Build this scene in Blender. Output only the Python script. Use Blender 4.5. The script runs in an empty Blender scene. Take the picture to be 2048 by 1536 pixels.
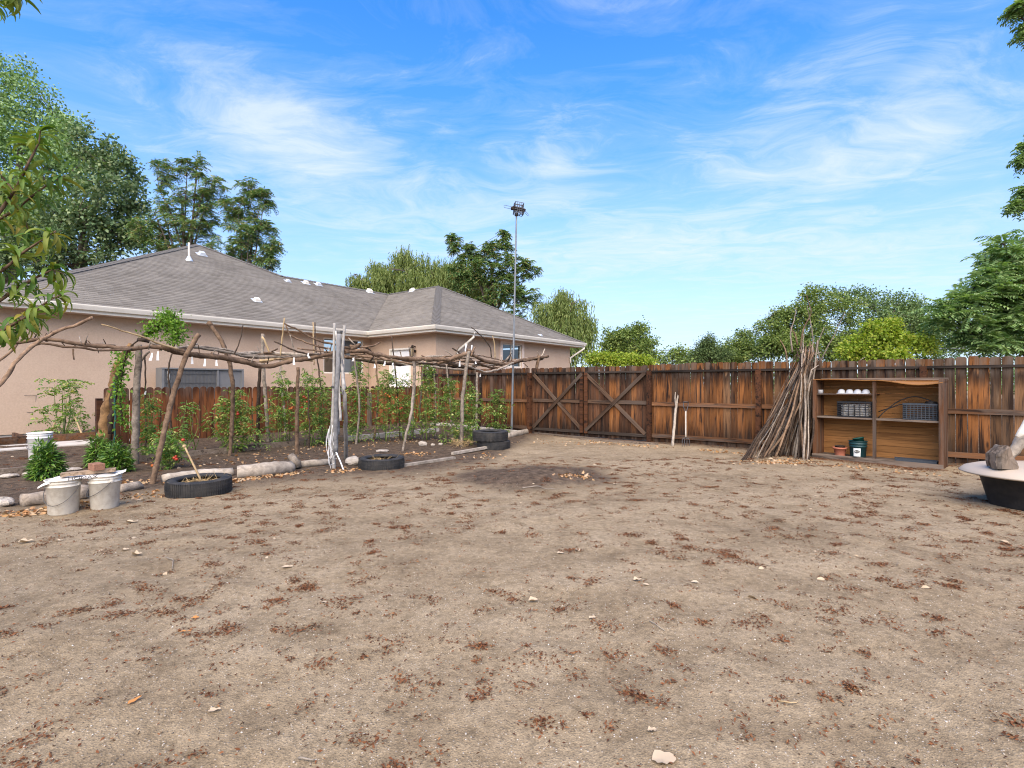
import bpy, math, random
import numpy as np
from mathutils import Vector, Matrix

# ------------------------------------------------------------------ camera, sky, sun, exposure
scene = bpy.context.scene
COL = scene.collection
F, H, Y0 = 1034.43, 1.3687, 768.4          # focal length in photo pixels, eye height, horizon row
TH = 0.6613                                # bearing of the house eaves
U = np.array([math.sin(TH), math.cos(TH)])         # along the house wall, away from the camera
V = np.array([-math.cos(TH), math.sin(TH)])        # along the tall fence, away to the left

cam = bpy.data.cameras.new('camera')
cam.sensor_width = 36.0
cam.lens = F / 2048 * 36
cam.clip_start, cam.clip_end = 0.05, 4000
cam_ob = bpy.data.objects.new('camera', cam)
COL.objects.link(cam_ob)
cam_ob.location = (0, 0, H)
cam_ob.rotation_euler = (math.pi / 2, 0, 0)
scene.camera = cam_ob

SUN_EL, SUN_AZ = math.radians(47), math.radians(184)      # azimuth clockwise from +Y: behind the camera, to the left
sl = bpy.data.lights.new('sun', 'SUN')
sl.energy, sl.angle, sl.color = 2.6, math.radians(75), (1.0, 0.84, 0.64)
sun = bpy.data.objects.new('sun', sl)
COL.objects.link(sun)
sd = Vector((math.sin(SUN_AZ) * math.cos(SUN_EL), math.cos(SUN_AZ) * math.cos(SUN_EL), math.sin(SUN_EL)))
sun.rotation_euler = (-sd).to_track_quat('-Z', 'Y').to_euler()
sun.location = (0, 0, 30)

scene.view_settings.view_transform = 'Standard'
scene.view_settings.look = 'None'
scene.view_settings.exposure = 1.66
scene.view_settings.gamma = 1.0
scene.view_settings.use_curve_mapping = False
scene.render.engine = 'CYCLES'
scene.cycles.use_denoising = True
scene.cycles.max_bounces = 5
scene.cycles.filter_width = 1.1
scene.cycles.transparent_max_bounces = 12

class NT:
    """tiny node-tree helper"""
    def __init__(s, tree): s.t = tree
    def n(s, typ, attrs=None, **ins):
        nd = s.t.nodes.new(typ)
        for k, v in (attrs or {}).items(): setattr(nd, k, v)
        for k, v in ins.items():
            k = k.replace('_', ' ')
            sock = nd.inputs[int(k[1:])] if k[0] == 'i' and k[1:].isdigit() else nd.inputs[k]
            s.set(sock, v)
        return nd
    def set(s, sock, v):
        if hasattr(v, 'is_output') or isinstance(v, bpy.types.NodeSocket): s.t.links.new(v, sock)
        else:
            if sock.type == 'RGBA' and hasattr(v, '__len__') and len(v) == 3: v = (*v, 1)
            sock.default_value = v
    def math(s, op, a, b=None, clamp=False):
        nd = s.n('ShaderNodeMath', {'operation': op, 'use_clamp': clamp}); s.set(nd.inputs[0], a)
        if b is not None: s.set(nd.inputs[1], b)
        return nd.outputs[0]
    def vmath(s, op, a, b):
        nd = s.n('ShaderNodeVectorMath', {'operation': op}); s.set(nd.inputs[0], a)
        if op == 'SCALE': s.set(nd.inputs[3], b)
        else: s.set(nd.inputs[1], b)
        return nd.outputs[0]
    def mix(s, fac, a, b, blend='MIX'):
        nd = s.n('ShaderNodeMix', {'data_type': 'RGBA', 'blend_type': blend})
        s.set(nd.inputs[0], fac); s.set(nd.inputs[6], a); s.set(nd.inputs[7], b)
        return nd.outputs[2]
    def ramp(s, fac, stops, interp='LINEAR'):
        nd = s.n('ShaderNodeValToRGB'); s.set(nd.inputs[0], fac)
        cr = nd.color_ramp; cr.interpolation = interp
        rgba = lambda c: (c, c, c, 1) if not hasattr(c, '__len__') else (*c, 1)
        cr.elements[0].position = stops[0][0]; cr.elements[0].color = rgba(stops[0][1])
        cr.elements[1].position = stops[-1][0]; cr.elements[1].color = rgba(stops[-1][1])
        for p, c in stops[1:-1]:
            e = cr.elements.new(p); e.color = rgba(c)
        return nd.outputs[0]
    def noise(s, vec, scale, detail=4, rough=0.55, dist=0.0, out='Fac'):
        nd = s.n('ShaderNodeTexNoise', Scale=scale, Detail=detail, Roughness=rough, Distortion=dist)
        if vec is not None: s.set(nd.inputs['Vector'], vec)
        return nd.outputs[out]
    def voro(s, vec, scale, feature='F1', out='Distance', rnd=1.0):
        nd = s.n('ShaderNodeTexVoronoi', {'feature': feature}, Scale=scale, Randomness=rnd)
        s.set(nd.inputs['Vector'], vec)
        return nd.outputs[out]
    def mapv(s, vec, scale=(1, 1, 1), loc=(0, 0, 0), rot=(0, 0, 0)):
        return s.n('ShaderNodeMapping', Vector=vec, Scale=scale, Location=loc, Rotation=rot).outputs[0]

world = bpy.data.worlds.new('World'); scene.world = world; world.use_nodes = True
wt = NT(world.node_tree); world.node_tree.nodes.clear()
sky = wt.n('ShaderNodeTexSky', {'sky_type': 'NISHITA', 'sun_disc': False, 'sun_elevation': SUN_EL,
                                'sun_rotation': SUN_AZ, 'altitude': 1400, 'air_density': 1.0,
                                'dust_density': 0.25, 'ozone_density': 1.6})
dirv = wt.n('ShaderNodeTexCoord').outputs['Generated']
sep = wt.n('ShaderNodeSeparateXYZ', Vector=dirv)
zc = wt.math('MAXIMUM', sep.outputs[2], 0.03)
pl = wt.n('ShaderNodeCombineXYZ', X=wt.math('DIVIDE', sep.outputs[0], zc), Y=wt.math('DIVIDE', sep.outputs[1], zc), Z=0.0).outputs[0]
# thin cirrus sheet seen from below (plane at unit height)
warp = wt.n('ShaderNodeTexNoise', Vector=pl, Scale=0.7, Detail=3.0, Roughness=0.55).outputs['Color']
plw = wt.vmath('ADD', pl, wt.vmath('SCALE', wt.vmath('SUBTRACT', warp, (0.5, 0.5, 0.5)), 1.15))
rot = wt.mapv(plw, rot=(0, 0, math.radians(-24)), scale=(0.9, 1.35, 1))
fine = wt.noise(rot, 2.1, 8, 0.68, 0.7)
streak = wt.noise(wt.mapv(plw, rot=(0, 0, math.radians(-30)), scale=(0.55, 2.6, 1)), 2.1, 5, 0.6, 0.3)
broad = wt.noise(wt.mapv(pl, loc=(3.1, 1.7, 0.4)), 0.5, 3, 0.5)
def blob(x, y, rx, ry):
    p = at_dir(x, y)
    q = wt.mapv(pl, loc=(-p[0] / rx, -p[1] / ry, 0), scale=(1 / rx, 1 / ry, 1))
    ln = wt.n('ShaderNodeVectorMath', {'operation': 'LENGTH'}); wt.set(ln.inputs[0], q)
    return wt.math('SUBTRACT', 1.0, ln.outputs['Value'], clamp=True)
def at_dir(x, y):
    dz = (Y0 - y) / F
    return ((x - 1024) / F / dz, 1 / dz)
mask = 0.0
for x, y, rx, ry, w in ((590, 230, 0.55, 0.6, 0.34), (380, 215, 0.45, 0.4, 0.12), (640, 330, 0.6, 0.8, 0.34), (1110, 330, 0.35, 0.7, 0.3), (1850, 150, 0.3, 0.3, 0.3),
                        (1900, 250, 0.4, 0.3, 0.24), (1640, 160, 0.2, 0.4, 0.24), (1330, 480, 2.4, 1.7, 0.22), (760, 440, 1.7, 1.3, 0.12), (1700, 500, 2.8, 1.8, 0.2), (1600, 330, 0.9, 0.6, 0.24), (1780, 300, 0.9, 0.5, 0.2)):
    mask = wt.math('ADD', mask, wt.math('MULTIPLY', blob(x, y, rx, ry), w))
hor = wt.ramp(sep.outputs[2], [(0.0, 0.12), (0.06, 0.14), (0.16, 0.12), (0.32, 0.05), (0.5, 0.0)])
cl = wt.math('ADD', wt.math('MULTIPLY', fine, 0.74), wt.math('MULTIPLY', streak, 0.26))
cl = wt.math('ADD', cl, wt.math('MULTIPLY', wt.math('SUBTRACT', broad, 0.5), 0.35))
cl = wt.math('ADD', cl, wt.math('MULTIPLY', mask, 0.62))
cl = wt.math('ADD', cl, wt.math('MULTIPLY', hor, 0.45))
cov = wt.ramp(cl, [(0.46, 0.0), (0.57, 0.10), (0.70, 0.40), (0.84, 0.72), (1.0, 0.9)])
hs = wt.n('ShaderNodeHueSaturation', Hue=0.501, Saturation=wt.ramp(sep.outputs[2], [(0.0, 0.8), (0.2, 1.1), (0.45, 1.34)]), Value=wt.ramp(sep.outputs[2], [(0.0, 0.5), (0.12, 0.66), (0.3, 0.88), (0.5, 1.0)]), Color=sky.outputs[0])
tint = wt.mix(1.0, hs.outputs[0], (0.94, 0.98, 1.06), 'MULTIPLY')
veil = wt.ramp(sep.outputs[2], [(0.0, 0.72), (0.10, 0.55), (0.25, 0.30), (0.42, 0.08), (0.6, 0.0)])
skyc = wt.mix(cov, wt.mix(veil, tint, (1.42, 1.92, 2.75)), (2.4, 2.65, 3.1))
bg = wt.n('ShaderNodeBackground', Color=skyc, Strength=0.118)
world.cycles.sampling_method = 'MANUAL'; world.cycles.sample_map_resolution = 512
wo = wt.n('ShaderNodeOutputWorld', Surface=bg.outputs[0])

# ------------------------------------------------------------------ geometry helpers
R = random.Random(7)
NR = np.random.default_rng(11)
def at(x, y, d): return np.array([(x - 1024) / F * d, d, H - (y - Y0) / F * d])
def gnd(x, y, h=0.0):
    return at(x, y, F * (H - h) / (y - Y0))
def on_line(P, D, x):
    """point on plan line P + t D seen in photo column x"""
    m = (x - 1024) / F
    t = (m * P[1] - P[0]) / (D[0] - m * D[1])
    return np.array([P[0] + D[0] * t, P[1] + D[1] * t])
def lerp_tab(tab, x):
    return float(np.interp(x, [a for a, b in tab], [b for a, b in tab]))
def unit(a): return a / (np.linalg.norm(a, axis=-1, keepdims=True) + 1e-12)

def mk_mesh(name, Vv, Ff, mats, smooth=False, midx=None):
    me = bpy.data.meshes.new(name)
    if isinstance(Ff, np.ndarray):
        Vv = np.asarray(Vv, np.float32)
        n, k = Ff.shape
        me.vertices.add(len(Vv)); me.vertices.foreach_set('co', Vv.ravel())
        me.loops.add(n * k); me.loops.foreach_set('vertex_index', Ff.astype(np.int32).ravel())
        me.polygons.add(n); me.polygons.foreach_set('loop_start', np.arange(0, n * k, k, dtype=np.int32))
        me.update(calc_edges=True)
    else:
        me.from_pydata([tuple(v) for v in Vv], [], [tuple(f) for f in Ff]); me.update()
    if not isinstance(mats, (list, tuple)): mats = [mats]
    for m in mats: me.materials.append(m)
    if smooth: me.polygons.foreach_set('use_smooth', np.ones(len(me.polygons), bool))
    if midx is not None: me.polygons.foreach_set('material_index', np.asarray(midx, np.int32))
    return me
def link(name, data, parent=None, loc=None):
    o = bpy.data.objects.new(name, data); COL.objects.link(o)
    if parent is not None: o.parent = parent
    if loc is not None: o.location = loc
    return o
def tag(o, label=None, cat=None, group=None, kind=None):
    if label: o['label'] = label
    if cat: o['category'] = cat
    if group: o['group'] = group
    if kind: o['kind'] = kind
    return o
def thing(name, label, cat, loc, group=None):
    o = link(name, None, None, tuple(float(c) for c in loc)); o.empty_display_size = 0.1
    return tag(o, label, cat, group)
WORLD_LOC = {}
def wloc(o):
    p = np.zeros(3)
    while o is not None:
        p = p + np.array(o.location); o = o.parent
    return p
def part(root, name, VF, mat, smooth=False, label=None, kind=None, midx=None):
    """mesh given in world coordinates, parented to a thing or part (no rotation on parents)"""
    Vv, Ff = VF
    base = wloc(root)
    o = link(name, mk_mesh(name, np.asarray(Vv, float) - base, Ff, mat, smooth, midx), root)
    if label: o['label'] = label
    if kind: o['kind'] = kind
    return o
def solo(name, VF, mat, label, cat, group=None, smooth=False, kind=None, loc=None):
    Vv, Ff = VF; Vv = np.asarray(Vv, float)
    if loc is None: loc = np.array([(Vv[:, 0].min() + Vv[:, 0].max()) / 2, (Vv[:, 1].min() + Vv[:, 1].max()) / 2, Vv[:, 2].min()])
    o = link(name, mk_mesh(name, Vv - loc, Ff, mat, smooth), None, tuple(float(c) for c in loc))
    return tag(o, label, cat, group, kind)
def cat(lst):
    Vs, Fs, o = [], [], 0
    for v, f in lst:
        v = np.asarray(v, float); Vs.append(v)
        Fs.extend([tuple(i + o for i in q) for q in f]); o += len(v)
    return np.vstack(Vs), Fs
def catn(lst):
    Vs, Fs, o = [], [], 0
    for v, f in lst:
        Vs.append(v); Fs.append(f + o); o += len(v)
    return np.vstack(Vs), np.vstack(Fs)
BOXF = [(0, 3, 2, 1), (4, 5, 6, 7), (0, 1, 5, 4), (1, 2, 6, 5), (2, 3, 7, 6), (3, 0, 4, 7)]
def obox(c, ax, ay, az, sx, sy, sz):
    """oriented box, centre c, half extents along unit axes"""
    c = np.asarray(c, float); ax, ay, az = (np.asarray(a, float) for a in (ax, ay, az))
    P = []
    for k in (-1, 1):
        for i, j in ((-1, -1), (1, -1), (1, 1), (-1, 1)):
            P.append(c + ax * sx * i + ay * sy * j + az * sz * k)
    return np.array(P), list(BOXF)
def v3(p, z=0.0): return np.array([p[0], p[1], z], float)
U3, V3, Z3 = v3(U), v3(V), np.array([0, 0, 1.0])
def bar(a, b, w, h, up=Z3):
    """rectangular bar from a to b; w across, h along 'up'"""
    a, b = np.asarray(a, float), np.asarray(b, float)
    d = unit(b - a); s = unit(np.cross(d, up)); t = np.cross(s, d)
    return obox((a + b) / 2, d, s, t, np.linalg.norm(b - a) / 2, w / 2, h / 2)
def spline(pts, rad, step):
    pts = np.asarray(pts, float); rad = np.asarray(rad, float)
    if len(pts) == 2:
        n = max(2, int(np.linalg.norm(pts[1] - pts[0]) / step) + 1)
        t = np.linspace(0, 1, n)[:, None]
        return pts[0] * (1 - t) + pts[1] * t, np.interp(t[:, 0], [0, 1], rad)
    P = np.vstack([2 * pts[0] - pts[1], pts, 2 * pts[-1] - pts[-2]])
    out, ro = [], []
    for i in range(1, len(P) - 2):
        n = max(1, int(np.linalg.norm(P[i + 1] - P[i]) / step))
        for k in range(n):
            t = k / n
            out.append(0.5 * (2 * P[i] + (P[i + 1] - P[i - 1]) * t + (2 * P[i - 1] - 5 * P[i] + 4 * P[i + 1] - P[i + 2]) * t * t
                              + (3 * P[i] - P[i - 1] - 3 * P[i + 1] + P[i + 2]) * t ** 3))
            ro.append(rad[i - 1] * (1 - t) + rad[i] * t)
    out.append(pts[-1]); ro.append(rad[-1])
    return np.array(out), np.array(ro)
def tube(pts, rad, n=8, step=0.08, rough=0.0, wob=0.0, rng=None):
    rng = rng or NR
    if not hasattr(rad, '__len__'): rad = [rad] * len(pts)
    P, r = spline(pts, rad, step)
    if wob and len(P) > 2:
        w = rng.normal(0, wob, P.shape); w = (w + np.roll(w, 1, 0) + np.roll(w, -1, 0)) / 2
        w[0] = 0; w[-1] = 0; P = P + w
    T = np.gradient(P, axis=0); T = unit(T)
    ref = Z3 if abs(T[0][2]) < 0.9 else np.array([1.0, 0, 0])
    A = unit(np.cross(T, ref)); B = np.cross(T, A)
    ang = np.linspace(0, 2 * math.pi, n, endpoint=False)
    rr = np.repeat(r[:, None], n, 1)
    if rough: rr = rr * (1 + rng.normal(0, rough, rr.shape))
    Vv = P[:, None, :] + rr[..., None] * (np.cos(ang)[None, :, None] * A[:, None, :] + np.sin(ang)[None, :, None] * B[:, None, :])
    m = len(P); Vv = Vv.reshape(-1, 3)
    Ff = []
    for i in range(m - 1):
        for j in range(n):
            k = (j + 1) % n
            Ff.append((i * n + j, i * n + k, (i + 1) * n + k, (i + 1) * n + j))
    Ff.append(tuple(range(n - 1, -1, -1))); Ff.append(tuple((m - 1) * n + j for j in range(n)))
    return Vv, Ff
def lathe(c, prof, n=32, axis=Z3, cap=True):
    """prof: list of (r, h) revolved about axis through c"""
    c = np.asarray(c, float); axis = unit(np.asarray(axis, float))
    a = unit(np.cross(axis, [0.0, 1, 0] if abs(axis[1]) < 0.9 else [1.0, 0, 0])); b = np.cross(axis, a)
    ang = np.linspace(0, 2 * math.pi, n, endpoint=False)
    Vv = np.array([c + axis * h + r * (math.cos(t) * a + math.sin(t) * b) for r, h in prof for t in ang])
    Ff = [(i * n + j, i * n + (j + 1) % n, (i + 1) * n + (j + 1) % n, (i + 1) * n + j) for i in range(len(prof) - 1) for j in range(n)]
    if cap:
        Ff.append(tuple(range(n - 1, -1, -1))); Ff.append(tuple((len(prof) - 1) * n + j for j in range(n)))
    return Vv, Ff
def vnoise(x, y, s, seed=0):
    """smooth value noise, vectorised"""
    x = np.asarray(x, float) * s; y = np.asarray(y, float) * s
    xi, yi = np.floor(x).astype(int), np.floor(y).astype(int)
    fx, fy = x - xi, y - yi
    fx, fy = fx * fx * (3 - 2 * fx), fy * fy * (3 - 2 * fy)
    def h(i, j):
        v = np.sin(i * 127.1 + j * 311.7 + seed * 74.7) * 43758.5453
        return v - np.floor(v)
    a, b, c_, d = h(xi, yi), h(xi + 1, yi), h(xi, yi + 1), h(xi + 1, yi + 1)
    return (a * (1 - fx) + b * fx) * (1 - fy) + (c_ * (1 - fx) + d * fx) * fy
def sstep(a, b, x):
    t = np.clip((x - a) / (b - a), 0, 1); return t * t * (3 - 2 * t)
# ------------------------------------------------------------------ materials
def mat_new(name):
    m = bpy.data.materials.new(name); m.use_nodes = True
    m.node_tree.nodes.clear()
    return m, NT(m.node_tree)
def finish(t, shader, disp=None):
    o = t.n('ShaderNodeOutputMaterial', Surface=shader)
def bump(t, h, strength=0.5, dist=0.01, normal=None):
    b = t.n('ShaderNodeBump', Strength=strength, Distance=dist, Height=h)
    if normal is not None: t.set(b.inputs['Normal'], normal)
    return b.outputs[0]
def bsdf(t, col, rough=0.8, nrm=None, metal=0.0, spec=0.3):
    b = t.n('ShaderNodeBsdfPrincipled', Base_Color=col, Roughness=rough, Metallic=metal)
    b.inputs['Specular IOR Level'].default_value = spec
    if nrm is not None: t.set(b.inputs['Normal'], nrm)
    return b.outputs[0]
def coords(t, rnd=True):
    """object coordinates, shifted for every object so that copies differ"""
    c = t.n('ShaderNodeTexCoord').outputs['Object']
    if not rnd: return c
    r = t.n('ShaderNodeObjectInfo').outputs['Random']
    off = t.n('ShaderNodeCombineXYZ', X=t.math('MULTIPLY', r, 37.0), Y=t.math('MULTIPLY', r, 91.0), Z=t.math('MULTIPLY', r, 17.0)).outputs[0]
    return t.vmath('ADD', c, off)

def plain(name, col, rough=0.7, var=0.15, scale=6.0, bstr=0.2, bd=0.004, metal=0.0, spec=0.3, dirt=None, dscale=3.0, damt=0.5):
    m, t = mat_new(name); c = coords(t)
    n = t.noise(c, scale, 5, 0.6)
    k = t.ramp(n, [(0.25, 1 - var), (0.75, 1 + var)])
    colr = t.mix(1.0, col, k, 'MULTIPLY')
    if dirt is not None:
        dn = t.noise(c, dscale, 6, 0.65)
        colr = t.mix(t.math('MULTIPLY', t.ramp(dn, [(0.42, 0.0), (0.68, 1.0)]), damt), colr, dirt)
    finish(t, bsdf(t, colr, rough, bump(t, t.noise(c, scale * 6, 4), bstr, bd), metal, spec))
    return m

def wood(name, dark, mid, light, zaxis=True, grey=None, rails=None, hgt=1.83, greyamt=0.6, knots=True, streak=1.0, var=0.5, stain=0.92):
    """weathered board; grain runs along object z (or x)"""
    m, t = mat_new(name); oi = t.n('ShaderNodeObjectInfo').outputs['Random']
    c0 = t.n('ShaderNodeTexCoord').outputs['Object']; c = coords(t)
    sc = (26, 26, 1.1) if zaxis else (1.1, 26, 26)
    g = t.noise(t.mapv(c, scale=sc), 1.0, 8, 0.62, 0.6)
    s2 = t.noise(t.mapv(c, scale=(9, 9, 0.8) if zaxis else (0.8, 9, 9)), 1.0, 5, 0.6, 0.8)
    fine = t.noise(t.mapv(c, scale=(120, 120, 3) if zaxis else (3, 120, 120)), 1.0, 4, 0.6)
    f = t.math('ADD', t.math('MULTIPLY', g, 0.55), t.math('MULTIPLY', s2, 0.45))
    col = t.ramp(f, [(0.41, dark), (0.49, mid), (0.565, mid), (0.67, light)])
    col = t.mix(1.0, col, t.ramp(fine, [(0.3, 0.72), (0.7, 1.2)]), 'MULTIPLY')
    r2 = t.math('FRACT', t.math('MULTIPLY', oi, 7.31))
    col = t.mix(1.0, col, t.ramp(r2, [(0.0, 1 - var), (1.0, 1 + var)]), 'MULTIPLY')
    if knots:
        kv = t.voro(t.mapv(c, scale=(7, 7, 2.2) if zaxis else (2.2, 7, 7)), 1.0)
        col = t.mix(t.ramp(kv, [(0.06, 0.8), (0.16, 0.0)]), col, tuple(0.35 * q for q in dark))
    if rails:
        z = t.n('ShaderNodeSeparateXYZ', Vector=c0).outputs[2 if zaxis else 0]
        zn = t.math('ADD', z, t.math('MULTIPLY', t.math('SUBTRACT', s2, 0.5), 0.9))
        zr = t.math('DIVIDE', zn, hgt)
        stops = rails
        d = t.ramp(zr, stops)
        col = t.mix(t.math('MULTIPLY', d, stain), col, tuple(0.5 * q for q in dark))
    if grey is not None:
        gn = t.noise(t.mapv(c, scale=(7, 7, 0.9) if zaxis else (0.9, 7, 7)), 1.0, 5, 0.6, 0.5)
        gm = t.ramp(gn, [(0.45, 0.0), (0.62, 1.0)])
        if rails:
            gz = t.ramp(t.math('DIVIDE', z, hgt), [(0.0, 0.8), (0.1, 0.25), (0.8, 0.3), (0.87, 1.0), (1.0, 1.3)])
            gm = t.math('MULTIPLY', gm, gz)
        col = t.mix(t.math('MULTIPLY', gm, greyamt, clamp=True), col, grey)
    finish(t, bsdf(t, col, 0.82, bump(t, t.math('ADD', g, t.math('MULTIPLY', fine, 0.5)), 0.55, 0.004), spec=0.2))
    return m

def leafmat(name, cols, trans=0.4, rough=0.55, spec=0.25, tcol=(0.9, 1.0, 0.35)):
    m, t = mat_new(name)
    rnd = t.n('ShaderNodeNewGeometry').outputs['Random Per Island']
    n = len(cols)
    col = t.ramp(rnd, [((i + 0.0) / max(1, n - 1), c) for i, c in enumerate(cols)])
    b = bsdf(t, col, rough, spec=spec)
    tr = t.n('ShaderNodeBsdfTranslucent', Color=t.mix(1.0, col, tcol, 'MULTIPLY')).outputs[0]
    mx = t.n('ShaderNodeMixShader', Fac=trans); t.set(mx.inputs[1], b); t.set(mx.inputs[2], tr)
    finish(t, mx.outputs[0])
    return m

def bark(name, a, b, scale=14.0, bs=0.8, var=0.35):
    m, t = mat_new(name); c = coords(t); oi = t.n('ShaderNodeObjectInfo').outputs['Random']
    n1 = t.noise(c, scale, 7, 0.65, 0.8); n2 = t.noise(c, scale * 0.22, 4, 0.6)
    f = t.math('ADD', t.math('MULTIPLY', n1, 0.6), t.math('MULTIPLY', n2, 0.4))
    col = t.ramp(f, [(0.36, a), (0.64, b)])
    col = t.mix(1.0, col, t.ramp(t.math('FRACT', t.math('MULTIPLY', oi, 5.77)), [(0.0, 1 - var), (1.0, 1 + var)]), 'MULTIPLY')
    finish(t, bsdf(t, col, 0.85, bump(t, n1, bs, 0.012), spec=0.15))
    return m

# --- ground: dry sandy dirt, darker garden soil where the vertex layer 'soil' says so
def ground_mat():
    m, t = mat_new('dirt_ground'); c = t.n('ShaderNodeTexCoord').outputs['Object']
    soil = t.n('ShaderNodeAttribute', {'attribute_name': 'soil'}).outputs['Fac']
    big = t.noise(t.mapv(c, scale=(0.7, 1.5, 1), rot=(0, 0, 0.25)), 0.75, 5, 0.62, 0.6); med = t.noise(c, 3.2, 6, 0.65, 0.4); sm = t.noise(c, 22, 6, 0.7); tiny = t.noise(c, 120, 3, 0.7)
    sand = t.ramp(t.math('ADD', t.math('MULTIPLY', big, 0.45), t.math('MULTIPLY', med, 0.55)),
                  [(0.36, (0.172, 0.128, 0.080)), (0.5, (0.264, 0.203, 0.130)), (0.64, (0.325, 0.256, 0.17))])
    sand = t.mix(1.0, sand, t.ramp(sm, [(0.28, 0.62), (0.5, 1.0), (0.72, 1.28)]), 'MULTIPLY')
    sand = t.mix(1.0, sand, t.ramp(tiny, [(0.3, 0.66), (0.55, 1.02), (0.75, 1.42)]), 'MULTIPLY')
    g1 = t.n('ShaderNodeTexVoronoi', Vector=c, Scale=95.0)
    gmask = t.math('MULTIPLY', t.ramp(g1.outputs['Distance'], [(0.22, 1.0), (0.36, 0.0)]),
                   t.ramp(t.n('ShaderNodeSeparateColor', Color=g1.outputs['Color']).outputs[0], [(0.70, 0.0), (0.78, 1.0)]))
    gcol = t.ramp(t.n('ShaderNodeSeparateColor', Color=g1.outputs['Color']).outputs[1],
                  [(0.0, (0.06, 0.05, 0.045)), (0.45, (0.2, 0.15, 0.11)), (0.7, (0.45, 0.4, 0.34)), (1.0, (0.62, 0.58, 0.52))])
    sand = t.mix(t.math('MULTIPLY', gmask, 0.75), sand, gcol)
    dk = t.ramp(t.noise(c, 9, 6, 0.7), [(0.36, (0.043, 0.031, 0.022)), (0.64, (0.122, 0.087, 0.06))])
    dk = t.mix(1.0, dk, t.ramp(tiny, [(0.3, 0.6), (0.7, 1.5)]), 'MULTIPLY')
    dk = t.mix(t.math('MULTIPLY', gmask, 0.5), dk, gcol)
    sf = t.math('ADD', soil, t.math('MULTIPLY', t.math('SUBTRACT', med, 0.5), 1.0))
    sf = t.math('ADD', sf, t.math('MULTIPLY', t.math('SUBTRACT', sm, 0.5), 0.7))
    sf = t.math('MULTIPLY', t.ramp(sf, [(0.3, 0.0), (0.8, 1.0)]), t.ramp(soil, [(0.02, 0.0), (0.2, 1.0)]))
    col = t.mix(sf, sand, dk)
    h = t.math('ADD', t.math('MULTIPLY', sm, 0.6), t.math('MULTIPLY', tiny, 0.28))
    h = t.math('ADD', h, t.math('MULTIPLY', t.ramp(g1.outputs['Distance'], [(0.0, 1.0), (0.5, 0.0)]), 0.2))
    h = t.math('ADD', h, t.math('MULTIPLY', med, 0.8))
    finish(t, bsdf(t, col, 0.95, bump(t, h, 0.6, 0.028), spec=0.1))
    return m
M = {}
M['ground'] = ground_mat()
M['soil'] = plain('dark_soil', (0.06, 0.042, 0.031), 0.95, 0.4, 20, 0.8, 0.02, spec=0.1)
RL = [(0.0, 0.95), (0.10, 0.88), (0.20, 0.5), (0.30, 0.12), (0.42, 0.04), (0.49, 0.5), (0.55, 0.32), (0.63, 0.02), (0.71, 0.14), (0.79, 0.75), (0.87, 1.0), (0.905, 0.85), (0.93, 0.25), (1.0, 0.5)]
M['board'] = wood('cedar_board', (0.018, 0.009, 0.006), (0.195, 0.076, 0.022), (0.34, 0.175, 0.072), grey=(0.125, 0.093, 0.07), rails=RL, hgt=1.83)
M['board_gate'] = wood('gate_board', (0.016, 0.009, 0.006), (0.10, 0.043, 0.02), (0.24, 0.135, 0.072), grey=(0.10, 0.078, 0.063), rails=RL, hgt=1.83, stain=0.9)
M['board_grey'] = wood('weathered_board', (0.035, 0.018, 0.01), (0.15, 0.078, 0.036), (0.28, 0.175, 0.10), grey=(0.13, 0.10, 0.078), rails=RL, hgt=1.83)
M['rail'] = wood('fence_rail', (0.03, 0.016, 0.01), (0.13, 0.06, 0.027), (0.23, 0.13, 0.07), zaxis=False, grey=(0.11, 0.085, 0.068), greyamt=0.7)
M['rail_dark'] = wood('dark_rail', (0.014, 0.011, 0.009), (0.04, 0.03, 0.024), (0.10, 0.08, 0.065), zaxis=False, knots=False)
M['brace'] = wood('brace_wood', (0.025, 0.015, 0.010), (0.075, 0.045, 0.028), (0.15, 0.10, 0.068), zaxis=False, grey=(0.105, 0.082, 0.066))
M['post'] = wood('fence_post', (0.02, 0.01, 0.006), (0.095, 0.038, 0.017), (0.17, 0.085, 0.042))
RL2 = [(0.0, 0.6), (0.12, 0.4), (0.3, 0.05), (0.8, 0.1), (0.93, 0.65), (1.0, 0.9)]
M['picket'] = wood('red_picket', (0.05, 0.019, 0.009), (0.225, 0.078, 0.026), (0.34, 0.155, 0.065), grey=(0.15, 0.10, 0.075), rails=RL2, hgt=1.22, greyamt=0.55)
M['timber'] = wood('grey_timber', (0.06, 0.045, 0.034), (0.16, 0.125, 0.095), (0.30, 0.25, 0.20), zaxis=False, var=0.2)
M['plank'] = wood('pale_plank', (0.13, 0.09, 0.06), (0.33, 0.24, 0.165), (0.46, 0.36, 0.26), zaxis=False, var=0.2)
M['shelfwood'] = wood('shelf_frame_wood', (0.03, 0.014, 0.008), (0.105, 0.047, 0.022), (0.19, 0.10, 0.055), zaxis=False, grey=(0.13, 0.10, 0.08), greyamt=0.6)
M['shelfback'] = wood('shelf_back_board', (0.21, 0.095, 0.032), (0.30, 0.14, 0.046), (0.36, 0.18, 0.065), zaxis=False, knots=False, var=0.12)
M['shelfgrey'] = wood('shelf_grey_wood', (0.06, 0.045, 0.035), (0.17, 0.13, 0.10), (0.28, 0.23, 0.18), zaxis=False, var=0.25)
M['chunk'] = wood('split_log', (0.05, 0.036, 0.026), (0.19, 0.145, 0.11), (0.33, 0.26, 0.19), grey=(0.12, 0.105, 0.092), greyamt=0.7)
M['bark'] = bark('bark_brown', (0.06, 0.037, 0.024), (0.26, 0.175, 0.115))
M['bark_dark'] = bark('bark_dark', (0.02, 0.014, 0.011), (0.085, 0.06, 0.043))
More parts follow.
